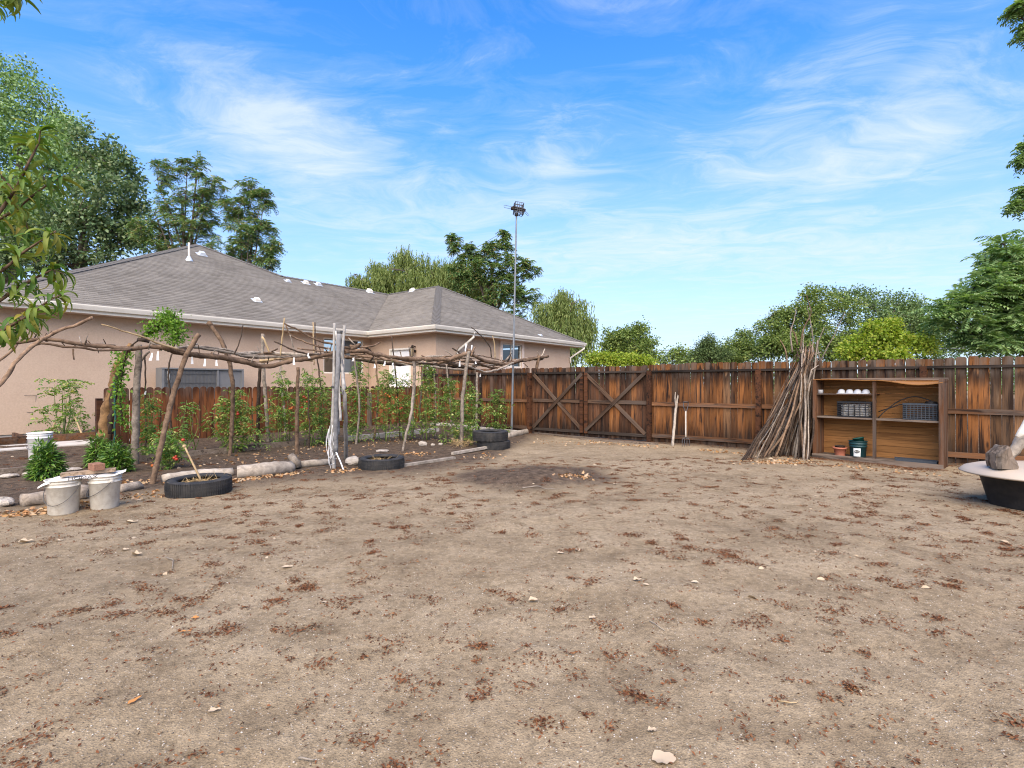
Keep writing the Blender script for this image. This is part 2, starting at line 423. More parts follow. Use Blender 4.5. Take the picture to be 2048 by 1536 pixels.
M['bark_grey'] = bark('bark_grey', (0.105, 0.086, 0.068), (0.37, 0.31, 0.25), 16)
M['bark_pale'] = bark('driftwood', (0.16, 0.135, 0.11), (0.42, 0.365, 0.30), 10, 0.5, 0.15)
M['pole_pale'] = bark('pale_pole', (0.20, 0.19, 0.18), (0.46, 0.44, 0.41), 9, 0.4, 0.2)
M['pole_grey'] = bark('grey_pole', (0.10, 0.10, 0.105), (0.27, 0.27, 0.275), 9, 0.4, 0.2)
M['peel'] = bark('peeled_trunk', (0.06, 0.035, 0.02), (0.34, 0.20, 0.09), 7, 0.9, 0.1)
M['reed'] = bark('reed', (0.25, 0.17, 0.09), (0.50, 0.38, 0.22), 9, 0.4, 0.2)
M['trunk'] = bark('tree_bark', (0.05, 0.04, 0.032), (0.17, 0.14, 0.115), 5)
M['straw'] = plain('straw', (0.47, 0.33, 0.16), 0.8, 0.4, 30)
M['stucco'] = plain('stucco', (0.515, 0.382, 0.28), 0.9, 0.10, 30, 0.7, 0.006, spec=0.1, dirt=(0.40, 0.275, 0.20), dscale=0.9, damt=0.4)
M['trim'] = plain('stucco_trim', (0.68, 0.55, 0.46), 0.8, 0.05, 10)
M['white'] = plain('white_trim', (0.74, 0.69, 0.60), 0.5, 0.06, 4, 0.05, dirt=(0.5, 0.46, 0.4), dscale=2.2, damt=0.3)
M['doorw'] = plain('door_white', (0.74, 0.74, 0.74), 0.45, 0.04, 3, 0.03)
M['metal'] = plain('galvanised', (0.20, 0.22, 0.24), 0.5, 0.2, 8, 0.15, metal=0.4, dirt=(0.2, 0.2, 0.2), dscale=5)
M['flash'] = plain('flashing', (0.62, 0.66, 0.70), 0.4, 0.08, 8, 0.05, metal=0.3)
M['acgrey'] = plain('ac_grey', (0.155, 0.155, 0.155), 0.55, 0.1, 6, 0.1)
M['acdark'] = plain('ac_grille', (0.085, 0.086, 0.087), 0.6, 0.1, 6, 0.1)
M['concrete'] = plain('concrete', (0.50, 0.46, 0.41), 0.9, 0.12, 9, 0.5, 0.006, dirt=(0.33, 0.29, 0.25), dscale=2.5)
M['stone'] = plain('pale_stone', (0.42, 0.375, 0.32), 0.85, 0.25, 10, 0.7, 0.02, dirt=(0.33, 0.26, 0.2), dscale=7)
M['rubber'] = plain('tyre_rubber', (0.020, 0.021, 0.023), 0.72, 0.2, 12, 0.3, dirt=(0.075, 0.066, 0.056), dscale=6, damt=0.55)
M['bucket'] = plain('bucket_white', (0.64, 0.60, 0.52), 0.5, 0.08, 5, 0.15, dirt=(0.36, 0.30, 0.23), dscale=14, damt=0.55)
M['bucketw'] = plain('bucket_clean', (0.74, 0.73, 0.71), 0.45, 0.05, 5, 0.05, dirt=(0.5, 0.46, 0.4), dscale=6, damt=0.3)
M['sack'] = plain('white_sack', (0.62, 0.60, 0.57), 0.55, 0.06, 9, 0.3, 0.01, dirt=(0.5, 0.47, 0.42), dscale=7, damt=0.35)
M['ink'] = plain('black_ink', (0.025, 0.025, 0.028), 0.6, 0.1)
M['wire'] = plain('wire', (0.10, 0.10, 0.10), 0.5, 0.1, metal=0.5)
M['brick'] = plain('old_brick', (0.30, 0.15, 0.095), 0.9, 0.3, 14, 0.8, 0.01, dirt=(0.12, 0.06, 0.04), dscale=14, damt=0.8)
M['lid'] = plain('tan_lid', (0.42, 0.36, 0.29), 0.5, 0.05, 4, 0.1, dirt=(0.43, 0.34, 0.27), dscale=4, damt=0.5)
M['tub'] = plain('black_tub', (0.017, 0.018, 0.021), 0.5, 0.2, 18, 0.25, dirt=(0.06, 0.055, 0.05), dscale=11, damt=0.4)
M['greenp'] = plain('green_plastic', (0.012, 0.07, 0.055), 0.45, 0.1, 6, 0.1)
M['greend'] = plain('dark_green_plastic', (0.012, 0.045, 0.05), 0.45, 0.1, 6, 0.1)
M['terra'] = plain('terracotta', (0.42, 0.15, 0.09), 0.75, 0.12, 8, 0.2)
M['crate'] = plain('black_crate', (0.018, 0.018, 0.02), 0.5, 0.1, 6, 0.05)
M['crategrey'] = plain('grey_crate', (0.05, 0.058, 0.068), 0.5, 0.1, 6, 0.05)
M['cups'] = plain('white_cups', (0.58, 0.585, 0.60), 0.5, 0.05, 6, 0.05)
M['paper'] = plain('paper_bundle', (0.62, 0.60, 0.56), 0.8, 0.2, 14, 0.6, 0.02)
M['label'] = plain('label_white', (0.66, 0.68, 0.66), 0.6, 0.04)
M['hose'] = plain('black_hose', (0.015, 0.014, 0.014), 0.45, 0.1)
M['ribbon'] = plain('white_ribbon', (0.70, 0.71, 0.72), 0.6, 0.1)
M['curtain'] = plain('curtain', (0.55, 0.55, 0.55), 0.8, 0.05, 4)
M['darkroom'] = plain('dark_room', (0.02, 0.02, 0.022), 0.9)
M['lamp'] = plain('lantern_bronze', (0.03, 0.02, 0.015), 0.5)
M['lampglass'] = plain('lantern_glass', (0.30, 0.24, 0.15), 0.3)
M['fork_handle'] = plain('fork_shaft', (0.42, 0.38, 0.33), 0.7, 0.15, 12)
M['steel'] = plain('dark_steel', (0.07, 0.07, 0.075), 0.45, 0.2, 10, 0.1, metal=0.7)
M['tomato'] = plain('tomato_red', (0.36, 0.035, 0.014), 0.3, 0.2, 6, 0.0, spec=0.5)
M['tomato_o'] = plain('tomato_orange', (0.42, 0.11, 0.02), 0.3, 0.2, 6, 0.0, spec=0.5)
M['tomato_g'] = plain('tomato_green', (0.42, 0.46, 0.15), 0.3, 0.2, 6, 0.0, spec=0.5)
def shingle_mat():
    m, t = mat_new('roof_shingle'); c = t.n('ShaderNodeTexCoord').outputs['Object']
    rnd = t.n('ShaderNodeNewGeometry').outputs['Random Per Island']
    col = t.ramp(rnd, [(0.0, (0.158, 0.145, 0.129)), (0.4, (0.190, 0.175, 0.157)), (0.75, (0.212, 0.196, 0.175)), (1.0, (0.175, 0.163, 0.149))])
    col = t.mix(1.0, col, t.ramp(t.noise(c, 60, 4, 0.7), [(0.3, 0.72), (0.7, 1.25)]), 'MULTIPLY')
    col = t.mix(1.0, col, t.ramp(t.noise(c, 0.7, 4, 0.6), [(0.3, 0.86), (0.7, 1.1)]), 'MULTIPLY')
    finish(t, bsdf(t, col, 0.95, bump(t, t.noise(c, 160, 3), 0.5, 0.004), spec=0.1))
    return m
M['shingle'] = shingle_mat()
M['ridge'] = plain('ridge_cap_shingle', (0.125, 0.117, 0.108), 0.95, 0.2, 40, 0.5)
def glass_mat():
    m, t = mat_new('window_glass')
    g = t.n('ShaderNodeBsdfGlossy', Color=(0.9, 0.95, 1.0, 1), Roughness=0.02).outputs[0]
    tr = t.n('ShaderNodeBsdfTransparent', Color=(0.62, 0.66, 0.68, 1)).outputs[0]
    fr = t.n('ShaderNodeFresnel', IOR=1.5).outputs[0]
    mx = t.n('ShaderNodeMixShader', Fac=t.math('ADD', fr, 0.06)); t.set(mx.inputs[1], tr); t.set(mx.inputs[2], g)
    finish(t, mx.outputs[0]); return m
M['glass'] = glass_mat()
# foliage
M['l_cotton'] = leafmat('cottonwood_leaf', [(0.115, 0.190, 0.069), (0.190, 0.301, 0.111), (0.281, 0.424, 0.176), (0.383, 0.524, 0.288)], 0.3)
M['l_cottond'] = leafmat('dark_cottonwood_leaf', [(0.055, 0.101, 0.049), (0.097, 0.165, 0.074), (0.160, 0.242, 0.111), (0.301, 0.361, 0.186)], 0.25)
M['l_locust'] = leafmat('locust_leaf', [(0.066, 0.138, 0.053), (0.119, 0.230, 0.074), (0.208, 0.323, 0.112), (0.355, 0.263, 0.112)], 0.25)
M['l_willow'] = leafmat('willow_leaf', [(0.128, 0.193, 0.050), (0.205, 0.263, 0.079), (0.270, 0.320, 0.107), (0.102, 0.158, 0.042)], 0.35)
M['l_elm'] = leafmat('elm_leaf', [(0.082, 0.131, 0.034), (0.133, 0.204, 0.052), (0.205, 0.282, 0.076), (0.287, 0.335, 0.095)], 0.3)
M['l_elmd'] = leafmat('dark_elm_leaf', [(0.077, 0.132, 0.053), (0.128, 0.204, 0.077), (0.191, 0.284, 0.104), (0.153, 0.204, 0.077)], 0.25)
M['l_conifer'] = leafmat('conifer_leaf', [(0.049, 0.088, 0.026), (0.088, 0.137, 0.046), (0.137, 0.186, 0.064)], 0.1)
M['l_lime'] = leafmat('lime_leaf', [(0.19, 0.29, 0.035), (0.26, 0.37, 0.045), (0.36, 0.44, 0.06), (0.42, 0.42, 0.07)], 0.42)
M['l_ail'] = leafmat('ailanthus_leaf', [(0.103, 0.198, 0.069), (0.181, 0.302, 0.104), (0.272, 0.408, 0.156), (0.402, 0.513, 0.234)], 0.3)
M['l_peach'] = leafmat('peach_leaf', [(0.055, 0.125, 0.025), (0.10, 0.19, 0.035), (0.16, 0.24, 0.045), (0.22, 0.26, 0.05), (0.12, 0.21, 0.04), (0.30, 0.24, 0.04)], 0.38)
M['l_tom'] = leafmat('tomato_leaf', [(0.060, 0.140, 0.034), (0.113, 0.224, 0.048), (0.180, 0.308, 0.062), (0.300, 0.364, 0.083), (0.090, 0.183, 0.041), (0.540, 0.476, 0.165)], 0.35)
M['l_vine'] = leafmat('vine_leaf', [(0.077, 0.176, 0.022), (0.143, 0.286, 0.039), (0.242, 0.385, 0.055), (0.099, 0.198, 0.028)], 0.4)
M['l_peony'] = leafmat('peony_leaf', [(0.213, 0.327, 0.044), (0.030, 0.093, 0.015), (0.064, 0.159, 0.024), (0.128, 0.243, 0.037), (0.204, 0.316, 0.053)], 0.2, 0.4, 0.4)
M['l_dry'] = leafmat('dry_leaf', [(0.36, 0.23, 0.11), (0.44, 0.31, 0.18), (0.36, 0.17, 0.06), (0.48, 0.38, 0.26), (0.26, 0.115, 0.04), (0.40, 0.24, 0.10)], 0.1, 0.7, tcol=(1, 0.8, 0.5))
M['l_pale'] = leafmat('pale_dry_leaf', [(0.44, 0.33, 0.21), (0.50, 0.41, 0.30)], 0.08, 0.7, tcol=(1, 0.8, 0.5))
M['l_orange'] = leafmat('orange_dry_leaf', [(0.50, 0.17, 0.05), (0.52, 0.28, 0.09)], 0.1, 0.7, tcol=(1, 0.7, 0.4))
M['l_seed'] = leafmat('seed_litter', [(0.07, 0.027, 0.012), (0.14, 0.052, 0.021), (0.195, 0.078, 0.032), (0.10, 0.042, 0.02), (0.25, 0.125, 0.055)], 0.05, 0.8, tcol=(1, 0.6, 0.4))
# ------------------------------------------------------------------ ground
TL = np.array([-5.0, 11.141])                       # a point on the garden timber line (runs along U)
FP = np.array([8.0, 8.681])                         # a point on the tall fence line (runs along V)
MOUND = gnd(1080, 957)[:2]
SOILX = [-900, 0, 300, 480, 660, 805, 980, 1060, 1075]
SOILY = [1130, 1012, 978, 966, 950, 946, 915, 872, 866]
def gh(x, y):
    x = np.asarray(x, float); y = np.asarray(y, float)
    h = 0.030 * (vnoise(x, y, 0.45, 1) - 0.5) + 0.022 * (vnoise(x, y, 1.7, 2) - 0.5) + 0.026 * (vnoise(x, y, 4.6, 3) - 0.5) * (0.3 + vnoise(x, y, 0.9, 17)) + 0.008 * (vnoise(x, y, 11, 8) - 0.5)
    q = (x - TL[0]) * V[0] + (y - TL[1]) * V[1]
    h = h + 0.07 * sstep(0.0, 0.25, q) + 0.09 * sstep(1.0, 3.0, q)
    dx, dy = (x - MOUND[0]) / 0.85, (y - MOUND[1]) / 0.8
    h = h + 0.13 * np.exp(-(dx * dx + dy * dy) * 1.5) * (0.6 + 0.5 * vnoise(x, y, 5, 6) + 0.3 * vnoise(x, y, 14, 9))
    dx, dy = (x - MOUND[0] - 1.0) / 0.5, (y - MOUND[1] - 0.55) / 0.3
    h = h + 0.035 * np.exp(-(dx * dx + dy * dy))
    return h
def soilmask(x, y):
    yy = np.maximum(y, 0.3)
    px = 1024 + F * x / yy; py = Y0 + F * H / yy
    b = np.interp(px, SOILX, SOILY)
    s = sstep(-38, 22, b - py) * (px < 1110) * (y > 0.3)
    d = ((x - FP[0]) * U[0] + (y - FP[1]) * U[1])           # signed distance to the tall fence
    s = np.maximum(s, 0.75 * sstep(-0.75, -0.1, d) * (d < 60.0))
    dx, dy = (x - MOUND[0] + 0.1) / 1.45, (y - MOUND[1] - 0.15) / 1.25
    s = np.maximum(s, 1.7 * np.exp(-(dx * dx + dy * dy) * 1.9) * (0.7 + 0.6 * vnoise(x, y, 2.6, 12)))
    return np.clip(s, 0, 1)
def build_ground():
    def geo(a, b, n): return list(np.geomspace(a, b, n))
    xs = [-x for x in geo(13.5, 900, 14)][::-1] + list(np.arange(-13.4, 12.4, 0.085)) + geo(12.5, 900, 14)
    ys = [-900, -200, -50, -15, -5, -1.5] + list(np.arange(0, 1.0, 0.2)) + list(np.arange(1.0, 5, 0.045)) + list(np.arange(5, 11, 0.075)) + list(np.arange(11, 20, 0.15)) + geo(20, 1500, 22)
    X, Y = np.meshgrid(xs, ys)
    far = 1 - sstep(18, 40, np.hypot(X, Y))
    Z = gh(X, Y) * far
    n, k = X.shape
    Vv = np.stack([X, Y, Z], -1).reshape(-1, 3)
    i = np.arange(n * k).reshape(n, k)
    Ff = np.stack([i[:-1, :-1], i[:-1, 1:], i[1:, 1:], i[1:, :-1]], -1).reshape(-1, 4)
    me = mk_mesh('ground', Vv, Ff, M['ground'], True)
    at_ = me.attributes.new('soil', 'FLOAT', 'POINT')
    at_.data.foreach_set('value', soilmask(X, Y).ravel().astype(np.float32))
    return tag(link('ground', me), 'dry sandy dirt yard with darker garden soil', None, None, 'structure')
build_ground()
def gz(p): return float(gh(p[0], p[1]))
def gp(x, y):
    """ground point seen at photo pixel (x, y), on the real surface"""
    h = 0.0
    for _ in range(4):
        p = gnd(x, y, h); h = gz(p)
    return np.array([p[0], p[1], h])

# concrete path behind the low fence
LF = gnd(290, 897)[:2]                              # low picket fence line, along U
def strip(name, P, D, N, t0, t1, w0, w1, z, th, mat, label):
    a = [v3(P + D * t + N * w, zz) for zz in (z - th, z) for t, w in ((t0, w0), (t1, w0), (t1, w1), (t0, w1))]
    o = link(name, mk_mesh(name, np.array(a), list(BOXF), mat)); tag(o, label, None, None, 'structure'); return o
strip('path', LF, U, V, -9.0, 7.2, 0.25, 1.25, 0.16, 0.2, M['concrete'], 'pale concrete walkway behind the low picket fence')

# ------------------------------------------------------------------ house
E2 = np.array([-2.5164, 16.964]); WE, LE, ZE, PK = 3.5868, 9.7295, 3.30, 0.5239
E1 = E2 + V * WE; E3 = E2 + U * LE
MS, MT = 3.0252, 7.2104
TAU = LE / 2
E0 = E1 - U * (MS + MT)
house = thing('house', 'single storey peach stucco house with grey brown hipped shingle roof', 'house', v3(E1, 0.1))
OV = 0.5
W1 = E1 + V * OV + U * OV; W2 = E2 + V * OV + U * OV; W3 = E3 + V * OV - U * OV; W0 = E0 + V * OV + U * OV
def wall(root, A, B, outn, z0, z1, holes=(), th=0.18):
    """wall from A to B (plan), outward normal outn, with rectangular holes (a0, a1, za, zb) in metres from A"""
    D = unit(B - A); L = float(np.linalg.norm(B - A)); n3 = v3(outn)
    xs = sorted({0.0, L, *[h[0] for h in holes], *[h[1] for h in holes]})
    zs = sorted({z0, z1, *[h[2] for h in holes], *[h[3] for h in holes]})
    out = []
    P = lambda a, z, d=0.0: v3(A + D * a, z) - n3 * d
    for i in range(len(xs) - 1):
        for j in range(len(zs) - 1):
            xm, zm = (xs[i] + xs[i + 1]) / 2, (zs[j] + zs[j + 1]) / 2
            if any(h[0] < xm < h[1] and h[2] < zm < h[3] for h in holes): continue
            for d in (0.0, th):
                out.append((np.array([P(xs[i], zs[j], d), P(xs[i + 1], zs[j], d), P(xs[i + 1], zs[j + 1], d), P(xs[i], zs[j + 1], d)]), [(0, 1, 2, 3)]))
    for a0, a1, za, zb in holes:
        for q in (((a0, za), (a1, za)), ((a1, za), (a1, zb)), ((a1, zb), (a0, zb)), ((a0, zb), (a0, za))):
            (a, z), (b, w) = q
            out.append((np.array([P(a, z), P(b, w), P(b, w, th), P(a, z, th)]), [(0, 1, 2, 3)]))
    return part(root, 'wall', cat(out), M['stucco'])
ZT = ZE - 0.17                                         # soffit height
ZB = 0.2
def along(A, D, x):                                    # metres from A along D of photo column x
    p = on_line(A, D, x); return float(np.dot(p - A, D))
def zat(A, D, x, y):
    p = on_line(A, D, x); return H - (y - Y0) / F * p[1]
# window in the long wall, door in the inner wall, window in the wing's front wall
w1a, w1b = along(W0, U, 647), along(W0, U, 727)
w1z = (zat(W0, U, 647, 747), zat(W0, U, 647, 675))
wall(house, W0, W1, -V, ZB, ZT, [(w1a, w1b, *w1z)])
d_a, d_b = along(W1, -V, 779), along(W1, -V, 822)
wall(house, W1, W2, -U, ZB, ZT, [(d_a, d_b, ZB + 0.12, zat(W1, -V, 800, 697))])
w2a, w2b = along(W2, U, 1004), along(W2, U, 1043)
w2z = (zat(W2, U, 1020, 735), zat(W2, U, 1020, 688))
wall(house, W2, W3, -V, ZB, ZT, [(w2a, w2b, *w2z)])
BK = 2 * MT - 2 * OV
wall(house, W3, W3 + V * 11, U, ZB, ZT)
wall(house, W0 + V * BK, W0, -U, ZB, ZT)
wall(house, W3 + V * 11, W0 + V * BK, V, ZB, ZT)
part(house, 'foundation', cat([bar(v3(a, 0.1), v3(b, 0.1), 0.34, 0.19) for a, b in ((W0 + V * .21, W1 + V * .21), (W1 + U * .21, W2 + U * .21), (W2 + V * .21, W3 + V * .21))]), M['concrete'])

def window(A, D, N, a, b, za, zb, trim, mull=True, curtain=None):
    f = []
    P = lambda s, z, d: v3(A + D * s, z) - v3(N) * d
    w = 0.05
    for s0, z0, s1, z1 in ((a, za + w / 2, b, za + w / 2), (a, zb - w / 2, b, zb - w / 2)):
        f.append(bar(P(s0, z0, 0.06), P(s1, z1, 0.06), 0.06, w))
    for s in (a + w / 2, b - w / 2) + (((a + b) / 2,) if mull else ()):
        f.append(bar(P(s, za + w, 0.062), P(s, zb - w, 0.062), 0.05, w, up=v3(D)))
    wn = part(house, 'window', cat(f), M['white'])
    part(wn, 'pane', (np.array([P(a + w, za + w, 0.065), P(b - w, za + w, 0.065), P(b - w, zb - w, 0.065), P(a + w, zb - w, 0.065)]), [(0, 1, 2, 3)]), M['glass'])
    if curtain: part(wn, 'curtain', bar(P(curtain[0], (za + zb) / 2, 0.3), P(curtain[1], (za + zb) / 2, 0.3), 0.02, zb - za - 0.05), M['curtain'])
    if trim:
        tw = trim; tr = []
        tr.append(bar(P(a - tw, zb + tw / 2, -0.02), P(b + tw, zb + tw / 2, -0.02), 0.045, tw)); tr.append(bar(P(a - tw, za - tw / 2, -0.02), P(b + tw, za - tw / 2, -0.02), 0.045, tw))
        for s in (a - tw / 2, b + tw / 2): tr.append(bar(P(s, za, -0.019), P(s, zb, -0.019), 0.045, tw, up=v3(D)))
        part(wn, 'trim', cat(tr), M['trim'])
    return wn
window(W0, U, -V, w1a, w1b, *w1z, 0.0, True, (w1b - 0.75, w1b - 0.05))
window(W2, U, -V, w2a, w2b, *w2z, 0.14, True)
# door
P = lambda s, z, d: v3(W1 - V * s, z) + U3 * d
dz = zat(W1, -V, 800, 697)
door = part(house, 'door', cat([bar(P(d_a + .06, (ZB + .12 + dz - .06) / 2, .10), P(d_b - .06, (ZB + .12 + dz - .06) / 2, .10), .05, dz - ZB - .19)]
            + [bar(P(d_a + .06 + (d_b - d_a - .12) * u0, z, .072), P(d_a + .06 + (d_b - d_a - .12) * u1, z, .072), .012, hh) for u0, u1 in ((.12, .45), (.55, .88)) for z, hh in ((.95, .8), (1.95, .8))]), M['doorw'])
part(door, 'frame', cat([bar(P(d_a, dz - .03, .05), P(d_b, dz - .03, .05), .14, .06), bar(P(d_a + .03, ZB + .12, .05), P(d_a + .03, dz - .06, .05), .14, .06, up=V3), bar(P(d_b - .03, ZB + .12, .05), P(d_b - .03, dz - .06, .05), .14, .06, up=V3)]), M['white'])
part(door, 'handle', lathe(P(d_b - .14, 1.15, .05), [(0.03, 0), (0.03, .01), (0.012, .012), (0.03, .05), (0.02, .06)], 12, -U3), M['steel'])

# roof planes ------------------------------------------------
def plane_pt(O, e, n, s, d, lift=0.0): return v3(O + e * s + n * d, ZE + PK * d + lift)
roof_polys = {
    'front': (E1, U, V, [(-MS - MT, 0), (0, 0), (TAU, TAU), (-MS + (MT - TAU), TAU), (-MS, MT)]),
    'inner': (E1, -V, U, [(0, 0), (WE, 0), (WE - TAU, TAU), (-TAU, TAU)]),
    'wing': (E2, U, V, [(0, 0), (LE, 0), (TAU, TAU)]),
}
slabs = []
def slab(pts, th=0.03):
    pts = [np.asarray(p) for p in pts]; n = len(pts)
    lo = [p - Z3 * th for p in pts]
    slabs.append((np.array(pts + lo), [tuple(range(n)), tuple(range(2 * n - 1, n - 1, -1))] + [(i, i + n, (i + 1) % n + n, (i + 1) % n) for i in range(n)]))
for O, e, n, poly in roof_polys.values(): slab([plane_pt(O, e, n, s, d) for s, d in poly])
A_main = plane_pt(E1, U, V, -MS, MT); A_hip = plane_pt(E1, U, V, -MS + (MT - TAU), TAU); A_wing = v3(E2 + TAU * (U + V), ZE + PK * TAU)
A_val = plane_pt(E1, U, V, TAU, TAU)
bk = lambda P_, d: P_ + V3 * d
slab([A_wing, v3(E3, ZE), v3(E3 + V * 13, ZE), A_wing + V3 * 8.5])                               # far right slope
slab([A_main, v3(E0 + V * 2 * MT, ZE), v3(E0, ZE)])                                              # left end slope
Qb = v3((E1 - U * MS + V * MT) + (MT - TAU) * (U + V), ZE + PK * TAU)
slab([A_main, A_hip, Qb])                                                                        # right side of the peak
slab([A_hip, A_val, A_val + V3 * 4 - Z3 * PK * 4, A_hip + V3 * 4 - Z3 * PK * 4])                  # behind the low ridge
slab([A_main, Qb, v3(E0 + V * 2 * MT, ZE)])                                                      # behind the peak
roof = part(house, 'roof', cat(slabs), M['ridge'])
def shingles():
    rng = np.random.default_rng(5); Vs, Fs = [], []; off = 0
    TW, EX = 0.33, 0.14
    k = math.hypot(1, PK)
    for O, e, n, poly in roof_polys.values():
        poly = np.array(poly); dmax = poly[:, 1].max(); nc = int(dmax / (EX / k)) + 1
        nrm = unit(np.array([*(-n * PK), 1.0]))
        up = unit(np.array([*n, PK]))
        for j in range(nc):
            d = j * EX / k; dm = d + EX / k * 0.5
            xs = []
            for i in range(len(poly)):
                (s0, d0), (s1, d1) = poly[i], poly[(i + 1) % len(poly)]
                if (d0 <= dm) != (d1 <= dm): xs.append(s0 + (s1 - s0) * (dm - d0) / (d1 - d0))
            xs.sort()
            for a, b in zip(xs[::2], xs[1::2]):
                s = a - rng.uniform(0, TW)
                while s < b:
                    w = TW * rng.uniform(0.6, 1.25); s0, s1 = max(s, a), min(s + w, b); s += w
                    if s1 - s0 < 0.04: continue
                    g = 0.0; th = 0.019 + rng.uniform(0, 0.006)
                    lo0 = plane_pt(O, e, n, s0 + g, d); lo1 = plane_pt(O, e, n, s1 - g, d)
                    hi0 = plane_pt(O, e, n, s0 + g, d + EX / k * 1.1); hi1 = plane_pt(O, e, n, s1 - g, d + EX / k * 1.1)
                    q = np.array([lo0, lo1, hi1, hi0])
                    t_ = np.array([nrm * th, nrm * th, nrm * .006, nrm * .006])
                    Vs.append(np.vstack([q + nrm * .001, q + t_])); Fs.append(np.array([(4, 5, 6, 7), (0, 1, 5, 4)]) + off); off += 8
    return np.vstack(Vs), np.vstack(Fs)
part(roof, 'shingles', shingles(), M['shingle'], kind='stuff')
# hip caps: bent plates lapped up each hip
def caps(a, b, left, right, step=0.21):
    L = np.linalg.norm(b - a); d = unit(b - a); me = None
    nn = int(L / step)
    l = unit(left - d * np.dot(left, d)); r = unit(right - d * np.dot(right, d))
    w, ln, th = 0.15, step * 1.5, 0.022
    up = unit(-(l + r))
    q = []
    for y, lift in ((0, 0.028), (ln, 0.004)):
        for p in (l * w, np.zeros(3), r * w): q.append(p + d * y + up * lift)
    q = np.array(q); q2 = q - up * th * np.array([1, 1, 1, .1, .1, .1])[:, None]
    Vv = np.vstack([q, q2])
    Ff = [(0, 1, 4, 3), (1, 2, 5, 4), (6, 7, 1, 0), (7, 8, 2, 1), (0, 3, 9, 6), (2, 8, 11, 5), (6, 9, 10, 7), (7, 10, 11, 8)]
    me = mk_mesh('ridge_cap', Vv, Ff, M['ridge'])
    base = wloc(roof)
    for i in range(nn):
        link('ridge_cap', me, roof, tuple(a + d * i * step + Z3 * 0.03 - base))
up_f = np.array([*(-V * 1.0), -PK])          # down-slope directions of the planes
dn_front, dn_inner, dn_wing = np.array([*-V, -PK]), np.array([*-U, -PK]), np.array([*-V, -PK])
dn_left, dn_far = np.array([*-U, -PK]), np.array([*U, -PK])
caps(v3(E2, ZE), A_wing, dn_inner, dn_wing)
caps(v3(E3, ZE), A_wing, dn_wing, dn_far)
caps(v3(E0, ZE), A_main, dn_left, dn_front)
caps(A_hip, A_main, dn_front, dn_far)
caps(A_hip, A_val, dn_front, np.array([*V, -PK]))
caps(A_wing, A_val, dn_inner, dn_far)
# gutter, fascia and soffit
def sweep(pts, norms, prof, closed=True):
    """sweep profile (out, z) along a mitred plan polyline; norms[i] = outward normal of segment i"""
    rings = []
    for i, p in enumerate(pts):
        if i == 0: n = norms[0]
        elif i == len(pts) - 1: n = norms[-1]
        else: n = norms[i - 1] + norms[i] if abs(np.dot(norms[i - 1], norms[i])) < .5 else norms[i]
        rings.append(np.array([v3(p + n * o, z) for o, z in prof]))
    k = len(prof); Vv = np.vstack(rings)
    Ff = [(i * k + j, i * k + (j + 1) % k, (i + 1) * k + (j + 1) % k, (i + 1) * k + j) for i in range(len(pts) - 1) for j in range(k)]
    Ff += [tuple(range(k - 1, -1, -1)), tuple((len(pts) - 1) * k + j for j in range(k))]
    return Vv, Ff
epts = [E0 - U * 0.0, E1, E2, E3]; enor = [-V, -U, -V]
z = ZE
gut = [(0.0, z - .02), (0.105, z + .005), (0.125, z + .005), (0.125, z - .02), (0.115, z - .05), (0.085, z - .12), (0.0, z - .13)]
part(house, 'gutter', sweep(epts, enor, gut), M['white'])
part(house, 'fascia', sweep(epts, enor, [(-0.004, z - .025), (-0.004, z - .2), (-0.03, z - .2), (-0.03, z - .025)]), M['white'])
part(house, 'soffit', sweep(epts, enor, [(-0.028, z - .17), (-0.028, z - .19), (-OV - .02, z - .19), (-OV - .02, z - .17)]), M['trim'])
# downspouts
def downspout(pts, name='downspout'):
    part(house, name, tube(pts, .042, 8, .06), M['white'], True)
g1 = on_line(E2, U, 945) - V * .06; wpt = on_line(W2, U, 913) - V * .06
downspout([v3(g1, ZE - .1), v3(g1, ZE - .26), v3(wpt, ZE - .75), v3(wpt, ZE - .9), v3(wpt, 0.3)])
g2 = E3 - U * .15 - V * .06; wpt2 = W3 - V * .06 - U * .05
downspout([v3(g2, ZE - .1), v3(g2, ZE - .25), v3(wpt2, ZE - .7), v3(wpt2, ZE - .9), v3(wpt2, 0.3)])
# lantern by the door
lp = v3(on_line(W1, -V, 831), 0); lz = H + (Y0 - 703) / F * lp[1]
lan = part(house, 'lantern', cat([lathe(lp - U3 * .16 + Z3 * (lz + .1), [(0.03, .0), (0.075, .01), (0.03, .08), (0.012, .12)], 10), lathe(lp - U3 * .16 + Z3 * (lz - .2), [(0.02, -.05), (0.045, 0), (0.05, .02)], 10), bar(lp - U3 * .0 + Z3 * (lz + .16), lp - U3 * .17 + Z3 * (lz + .2), .03, .03), lathe(lp + Z3 * lz, [(.05, 0), (.05, .03)], 10, -U3)]
           + [tube([lp - U3 * .16 + Z3 * (lz - .18) + .05 * np.array([math.cos(a), math.sin(a), 0]), lp - U3 * .16 + Z3 * (lz + .1) + .075 * np.array([math.cos(a), math.sin(a), 0])], .007, 5) for a in np.arange(0, 6.2, 1.047)]), M['lamp'])
part(lan, 'glass', lathe(lp - U3 * .16 + Z3 * (lz - .17), [(0.04, 0), (0.06, .26)], 10), M['lampglass'])
